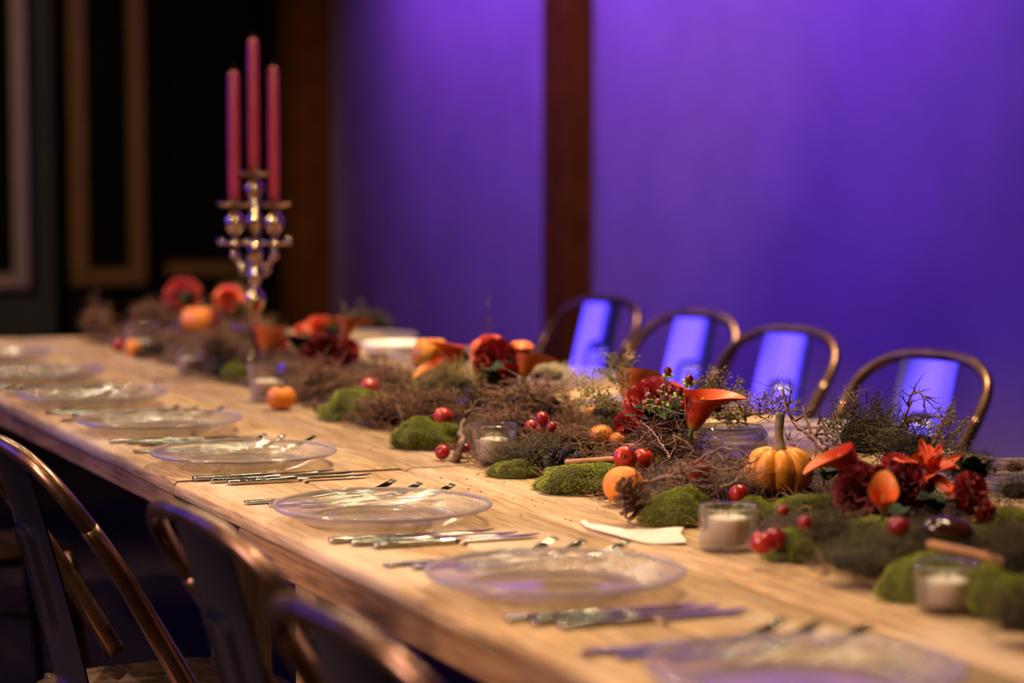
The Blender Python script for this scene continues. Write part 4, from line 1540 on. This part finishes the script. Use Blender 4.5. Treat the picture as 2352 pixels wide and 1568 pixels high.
bloom(1482, 922, 74, 1.80, camv(-.55, .75, .45), 'carn', 'large ruffled red carnation left in the centre bouquet', count=46)
bloom(1428, 978, 30, 1.765, camv(-.5, .8, -.3), 'carn', 'small red carnation drooping below the large one', count=18)
bloom(1550, 893, 44, 1.86, camv(.1, .3, .9), 'rosep', 'flame orange rose behind the hypericum berries', 'rose', 24)
bloom(1136, 826, 62, 1.84, camv(-.1, .85, .35), 'carn', 'red carnation in the middle of the third bouquet', count=44)
bloom(1120, 782, 40, 1.87, camv(-.1, .4, .9), 'rosep', 'orange-red rose on top of the third bouquet', 'rose', 24)
bloom(1175, 858, 26, 1.82, camv(.5, .7, -.3), 'carn', 'small red carnation at lower right of the third bouquet', count=16)
bloom(748, 815, 58, 1.78, camv(.1, .9, .2), 'burg', 'burgundy carnation at the front of the second bouquet', count=40)
bloom(735, 742, 40, 1.9, camv(0, .5, .8), 'rosep', 'orange-red rose on top of the second bouquet', 'rose', 24)
bloom(690, 752, 22, 1.92, camv(-.4, .5, .8), 'carn2', 'small orange-red carnation left in the second bouquet', count=16)
bloom(808, 800, 34, 1.84, camv(.6, .6, .3), 'carn', 'small dark red carnation right in the second bouquet', count=20)
bloom(640, 775, 32, 1.84, camv(.5, .7, .3), 'carn', 'red carnation tucked behind the flame calla, second bouquet', count=18)
bloom(412, 665, 46, 1.86, camv(-.2, .7, .6), 'carn', 'red carnation at the far end left of the candelabra', count=36)
bloom(523, 668, 34, 1.86, camv(0, .5, .8), 'rosep', 'orange rose at the far end beside the candelabra', 'rose', 22)
bloom(1985, 1135, 80, 1.76, camv(-.2, .9, .15), 'burg', 'large burgundy carnation in the right bouquet', count=44)
bloom(2095, 1105, 62, 1.84, camv(.1, .8, .5), 'burg', 'dark burgundy carnation in the middle of the right bouquet', count=34)
bloom(2245, 1125, 52, 1.86, camv(.6, .6, .3), 'carn', 'red carnation hanging at the right of the right bouquet', count=32)
bloom(2272, 1180, 34, 1.82, camv(.6, .5, -.2), 'carn', 'small red carnation drooping at the far right', count=20)
bloom(2060, 1065, 46, 1.86, camv(-.1, .6, .7), 'carn', 'red carnation above the orange calla in the right bouquet', count=28)
bloom(2145, 1048, 96, 1.88, camv(.1, .5, .9), 'lily', 'flame red lily with pointed petals on top of the right bouquet', 'lily', 11, spread=.95)
bloom(2120, 1080, 44, 1.86, camv(.1, .8, .2), 'lily', 'small flame red lily below the large lily', 'lily', 8, spread=.9)


def calla_mesh(mat):
    m = MB()

    def fn(u, v):
        a = (-1.1 + 2.2 * u) * PI
        tipf = (.5 + .5 * math.cos(a))
        r = .07 + .29 * v ** .75 + .10 * max(v - .6, 0) / .4 * tipf ** .5
        r *= 1 + .09 * u
        z = v * (.68 + .40 * tipf ** 2.2) + (.0 if v < .95 else .0)
        out = tipf ** 4 * max(v - .5, 0) ** 1.5 * .95
        return ((r + out) * math.cos(a), r * math.sin(a), z - out * out * 1.1)
    m.grid(34, 16, fn)
    n0 = len(m.v)
    nrm = []
    m.v += [(x * .965, y * .965, z + .008) for x, y, z in m.v]
    m.f += [tuple(i + n0 for i in reversed(q)) for q in m.f]
    return m.mesh('spathe', mat)


CALLA = {'calla': calla_mesh(M['calla']), 'callared': calla_mesh(M['callared'])}
SPADIX = MB().lathe([(.03, .12), (.06, .2), (.065, .5), (.045, .68), (0, .72)], 12).mesh('spadix', M['spadix'])
CSTEM = MB().tube(crom([(0, 0, .08), (.0, 0, -.1), (.03, 0, -.3), (.08, .02, -.5)], 5), .05, 10).mesh('stem', M['greenstem'])


def calla(x, y, lpx, n, axis, tip, label, kind='calla', stem=True, fat=1.0):
    # x,y: foot of the spathe; axis: direction of the trumpet; tip: side the pointed tip leans to
    p = A(x, y, n)
    L = lpx / ppm(p)
    z = Vector(axis).normalized()
    xx = Vector(tip) - z * Vector(tip).dot(z)
    xx.normalize()
    yy = z.cross(xx)
    rot = Matrix((xx, yy, z)).transposed()
    t = thing('calla_lily', label, 'calla lily', p, rot, (L * fat, L * fat, L))
    link('spathe', CALLA[kind], t)
    link('spadix', SPADIX, t)
    if stem: link('stem', CSTEM, t)
    return t


calla(1590, 986, 112, 1.80, camv(.35, .1, 1), camv(1, -.1, .1), 'large orange-red calla with its tip curling right, centre bouquet', 'callared', fat=1.1)
calla(1440, 920, 92, 1.88, camv(.25, -.5, .75), camv(.7, -.5, .3), 'rounded orange calla behind the red carnation', 'calla', fat=1.1)
calla(1046, 856, 86, 1.85, camv(-.12, .1, 1), camv(-.7, .3, .5), 'orange calla with a dark red throat above the gourd', 'calla', fat=.9)
calla(1030, 870, 70, 1.82, camv(-.55, .3, .6), camv(-.8, .4, .2), 'orange calla leaning left over the smooth gourd', 'calla')
calla(1200, 868, 70, 1.84, camv(.35, -.3, .9), camv(.9, -.2, .2), 'orange calla right of the third bouquet carnation', 'calla', fat=1.15)
calla(1205, 850, 72, 1.90, camv(-.05, -.1, 1), camv(-.2, -.6, .8), 'slim upright orange calla right of the third bouquet carnation', 'calla', fat=.8)
calla(612, 818, 84, 1.76, camv(.1, -.4, .9), camv(-.2, -.8, .5), 'flame orange calla right of the candelabra foot', 'calla', fat=1.15)
calla(790, 778, 62, 1.88, camv(.3, -.3, .9), camv(.8, -.2, .3), 'orange calla at the right of the second bouquet', 'calla', fat=1.1)
calla(760, 770, 54, 1.92, camv(0, -.3, .9), camv(0, -.5, .8), 'small orange calla on top of the second bouquet', 'calla')
calla(1976, 1096, 108, 1.78, camv(-.55, .1, .55), camv(-.8, .1, -.7), 'red-orange calla with its tip pointing left beside the pumpkin', 'callared', fat=1.0)
calla(2028, 1172, 72, 1.68, camv(-.05, .55, .8), camv(.1, -.5, .9), 'open orange calla facing the camera in the right bouquet', 'calla', fat=1.05)

# leaves
m = MB()


def lf(u, v):
    c = 2 * u - 1
    w = .34 * math.sin(PI * v ** .8) ** .9 + .003
    return (c * w, v, .10 * math.sin(PI * v) - .10 * abs(c) * (-1) * w + .03 * math.sin(v * 9) * c)


m.grid(5, 8, lf)
n0 = len(m.v)
m.v += [(x, y, z - .012) for x, y, z in m.v]
m.f += [tuple(i + n0 for i in reversed(q)) for q in m.f]
LEAF = m.mesh('leaf', M['leaf'])
LSTEM = MB().tube([(0, -.2, 0), (0, 0, .02), (0, .4, .06)], .03, 6).mesh('stem', M['greenstem'])


def leaves(x, y, rpx, n, label, count=9, seed=0):
    p = A(x, y, n)
    r = rpx / ppm(p)
    rr = random.Random(seed)
    t = thing('leaf_spray', label, 'leaves', p, (0, 0, rr.uniform(0, 6)), r)
    link('stem', LSTEM, t)
    for i in range(count):
        a = i * 2.4 + rr.uniform(-.3, .3)
        rot = Matrix.Rotation(a, 4, 'Z') @ Matrix.Rotation(rr.uniform(.1, 1.0), 4, 'X')
        link('leaf', LEAF, t, (0, 0, rr.uniform(-.2, .2)), rot.to_3x3(), rr.uniform(.7, 1.1))


leaves(1500, 965, 70, 1.79, 'dark green leaves under the red carnation and berries', 10, 1)
leaves(1570, 965, 60, 1.80, 'dark green leaves beneath the big calla', 9, 2)
leaves(1150, 890, 70, 1.82, 'dark green leaves below the third bouquet carnation', 10, 3)
leaves(1190, 850, 50, 1.88, 'dark leaves between carnation and right callas', 8, 4)
leaves(1065, 830, 40, 1.90, 'dark leaves between callas and red carnation', 7, 5)
leaves(690, 800, 60, 1.82, 'dark green leaves left in the second bouquet', 9, 6)
leaves(770, 770, 50, 1.92, 'green leaves right in the second bouquet', 8, 7)
leaves(430, 700, 46, 1.84, 'dark leaves under the far red carnation', 8, 8)
leaves(2060, 1200, 60, 1.76, 'dark green leaves under the burgundy carnation', 10, 9)
leaves(2150, 1172, 64, 1.80, 'broad dark green leaves in the right bouquet', 11, 10)
leaves(2230, 1090, 70, 1.94, 'dark leaves behind the red carnation at the right', 9, 11)
leaves(1900, 1095, 50, 1.84, 'leaves right of the pumpkin under the pointed calla', 8, 12)

# hypericum
hb = [(1534, 853), (1583, 871), (1523, 891), (1540, 899), (1561, 899), (1489, 911), (1544, 922), (1566, 932), (1483, 928), (1511, 926), (1530, 915)]
BERRY = MB().lathe([(0, -.95), (.45, -.9), (.85, -.45), (.98, 0), (.88, .5), (.55, .95), (.18, 1.18), (.0, 1.25)], 16).mesh('berry', M['berry'])
SEP = MB()
for i in range(5):
    a = 2 * PI * i / 5
    SEP.ball((.85 * math.cos(a), .85 * math.sin(a), -1.0), .72, 8, 5, (.9, .9, .35))
SEP.tube([(0, 0, -1), (0, 0, -3)], .14, 6)
SEP = SEP.mesh('sepal', M['sepal'])
base = A(1530, 965, 1.78)
hyp = thing('hypericum_sprig', 'sprig of glossy red hypericum berries with lime green sepals', 'berries', base)
hstem = MB()
for i, (x, y) in enumerate(hb):
    p = A(x, y, 1.765 + .012 * (i % 4))
    r = (9.6 + R.uniform(-.8, 1.2)) / ppm(p)
    dr = (p - base + Vector((0, 0, .05))).normalized() + Vector((R.uniform(-.3, .3), R.uniform(-.3, .3), 0))
    b = link('berry', BERRY, hyp, p - base, dr.to_track_quat('Z', 'Y').to_euler(), r)
    link('sepal', SEP, b)
    hstem.tube(crom([Vector((0, 0, 0)), (p - base) * .5 + Vector((R.uniform(-.005, .005), 0, 0)), p - base - dr.normalized() * r * 1.5], 4), .0011, 5)
o = link('stem', hstem.mesh('stem', M['greenstem']), hyp)

# grass seed sprays
SEEDQ = MB().ball((0, 0, 0), 1, 6, 4)


def spray(x, y, n, axis, L, label, seed, mat='stalk', nb=9, sr=.0017, wide=.7):
    r = random.Random(seed)
    p0 = A(x, y, n)
    st, sd = MB(), MB()
    ax = Vector(axis).normalized()
    for b in range(nb):
        d = (ax + Vector((r.uniform(-1, 1), r.uniform(-1, 1), r.uniform(-1, 1))) * wide * .5).normalized()
        N_ = 8
        pts = strand(r, Vector((0, 0, 0)), d, N_, L / N_ * r.uniform(.75, 1.1), .12)
        st.tube(pts, [.0009 * (1 - .5 * i / N_) for i in range(N_ + 1)], 4)
        for i in range(3, N_ + 1):
            for _ in range(2):
                e = (pts[i] - pts[i - 1]).normalized() + Vector((r.uniform(-1, 1), r.uniform(-1, 1), r.uniform(-.8, 1))) * .9
                q = strand(r, pts[i], e.normalized(), 3, L * .045 * r.uniform(.6, 1.2), .3)
                st.tube(q, [.0005] * 4, 3)
                for w in (q[-1], q[-2] + Vector((r.uniform(-1, 1), r.uniform(-1, 1), r.uniform(-1, 1))) * .006):
                    k = sr * r.uniform(.75, 1.2)
                    sd.add([Vector(v) * k + w for v in SEEDQ.v], SEEDQ.f)
    t = thing('grass_spray', label, 'grass spray', p0)
    a = link('stalks', st.mesh('stalks', M[mat]), t); a['kind'] = 'stuff'
    a = link('seed_heads', sd.mesh('seed_heads', M['seed']), t); a['kind'] = 'stuff'


spray(1462, 950, 1.82, camv(-.9, 0, .42), .115, 'airy green grass seed spray fanning left behind the red carnation', 1, nb=12)
spray(1455, 905, 1.86, camv(-.45, 0, .7), .085, 'green grass spray rising above the red carnation', 2, nb=8)
spray(1590, 985, 1.86, camv(.45, -.1, .8), .10, 'rusty grass seed spray right of the big calla', 3, 'stalk2', 14)
spray(1625, 945, 1.90, camv(.8, 0, .55), .075, 'short grass spray poking out right behind the calla', 4, 'stalk2', 8)
spray(1640, 960, 1.90, camv(.8, 0, .05), .06, 'drooping grass seeds above the rippled jar', 5, 'stalk2', 6)
spray(1010, 905, 1.76, camv(.3, .2, .8), .08, 'olive grass spray below the orange callas', 6, nb=12)
spray(2120, 1060, 1.96, camv(.5, 0, .6), .10, 'dark grass spray right of the flame lily', 7, 'stalk2', 12)
spray(770, 760, 1.95, camv(.7, 0, .35), .09, 'grass spray at the right of the second bouquet', 8, 'stalk2', 8)

# ------------------------------------------------------------------ small stuff on the table
m = MB()


def pf(u, v):
    # torn curl of pale bark, bent up at the front edge
    a = T(1338 + 232 * u + 6 * math.sin(5 * v + 3 * u), 1202 + 60 * u ** .55 - 34 * max(u - .45, 0) ** .5 * (1 - v) * (1 + .12 * math.sin(9 * u)) - 8 * (1 - v) - 22 * max(u - .6, 0) * 1.2)
    return (a.x, a.y, TZ + .0015 + .006 * (1 - v) ** 2 * math.sin(PI * u) + .002 * math.sin(u * 7))


m.grid(18, 7, pf)
n0 = len(m.v)
m.v += [(x, y, z + .0012) for x, y, z in m.v]
m.f = [tuple(reversed(q)) for q in m.f] + [tuple(i + n0 for i in q) for q in m.f]
c = Vector(m.v[60])
m.v = [tuple(Vector(q) - c) for q in m.v]
thing('bark_scrap', 'pale torn scrap of bark on the table left of the ribbed tumbler', 'bark', c, data=m.mesh('bark_scrap', M['paper']))
m = MB()
for k in range(150):
    t = R.random()
    y = 2.2 + 3.6 * t
    x = 1.5 + R.gauss(0, .035) - abs(R.gauss(0, .03))
    s_ = R.uniform(.0005, .0014)
    m.ball((x, y, TZ + s_ * .5), s_, 5, 3, (R.uniform(.7, 2), R.uniform(.7, 2), .6))
tag(link('soil_crumbs', m.mesh('soil_crumbs', M['soil'])), 'scattered crumbs of soil and moss on the bare planks', 'crumbs', None, 'stuff')
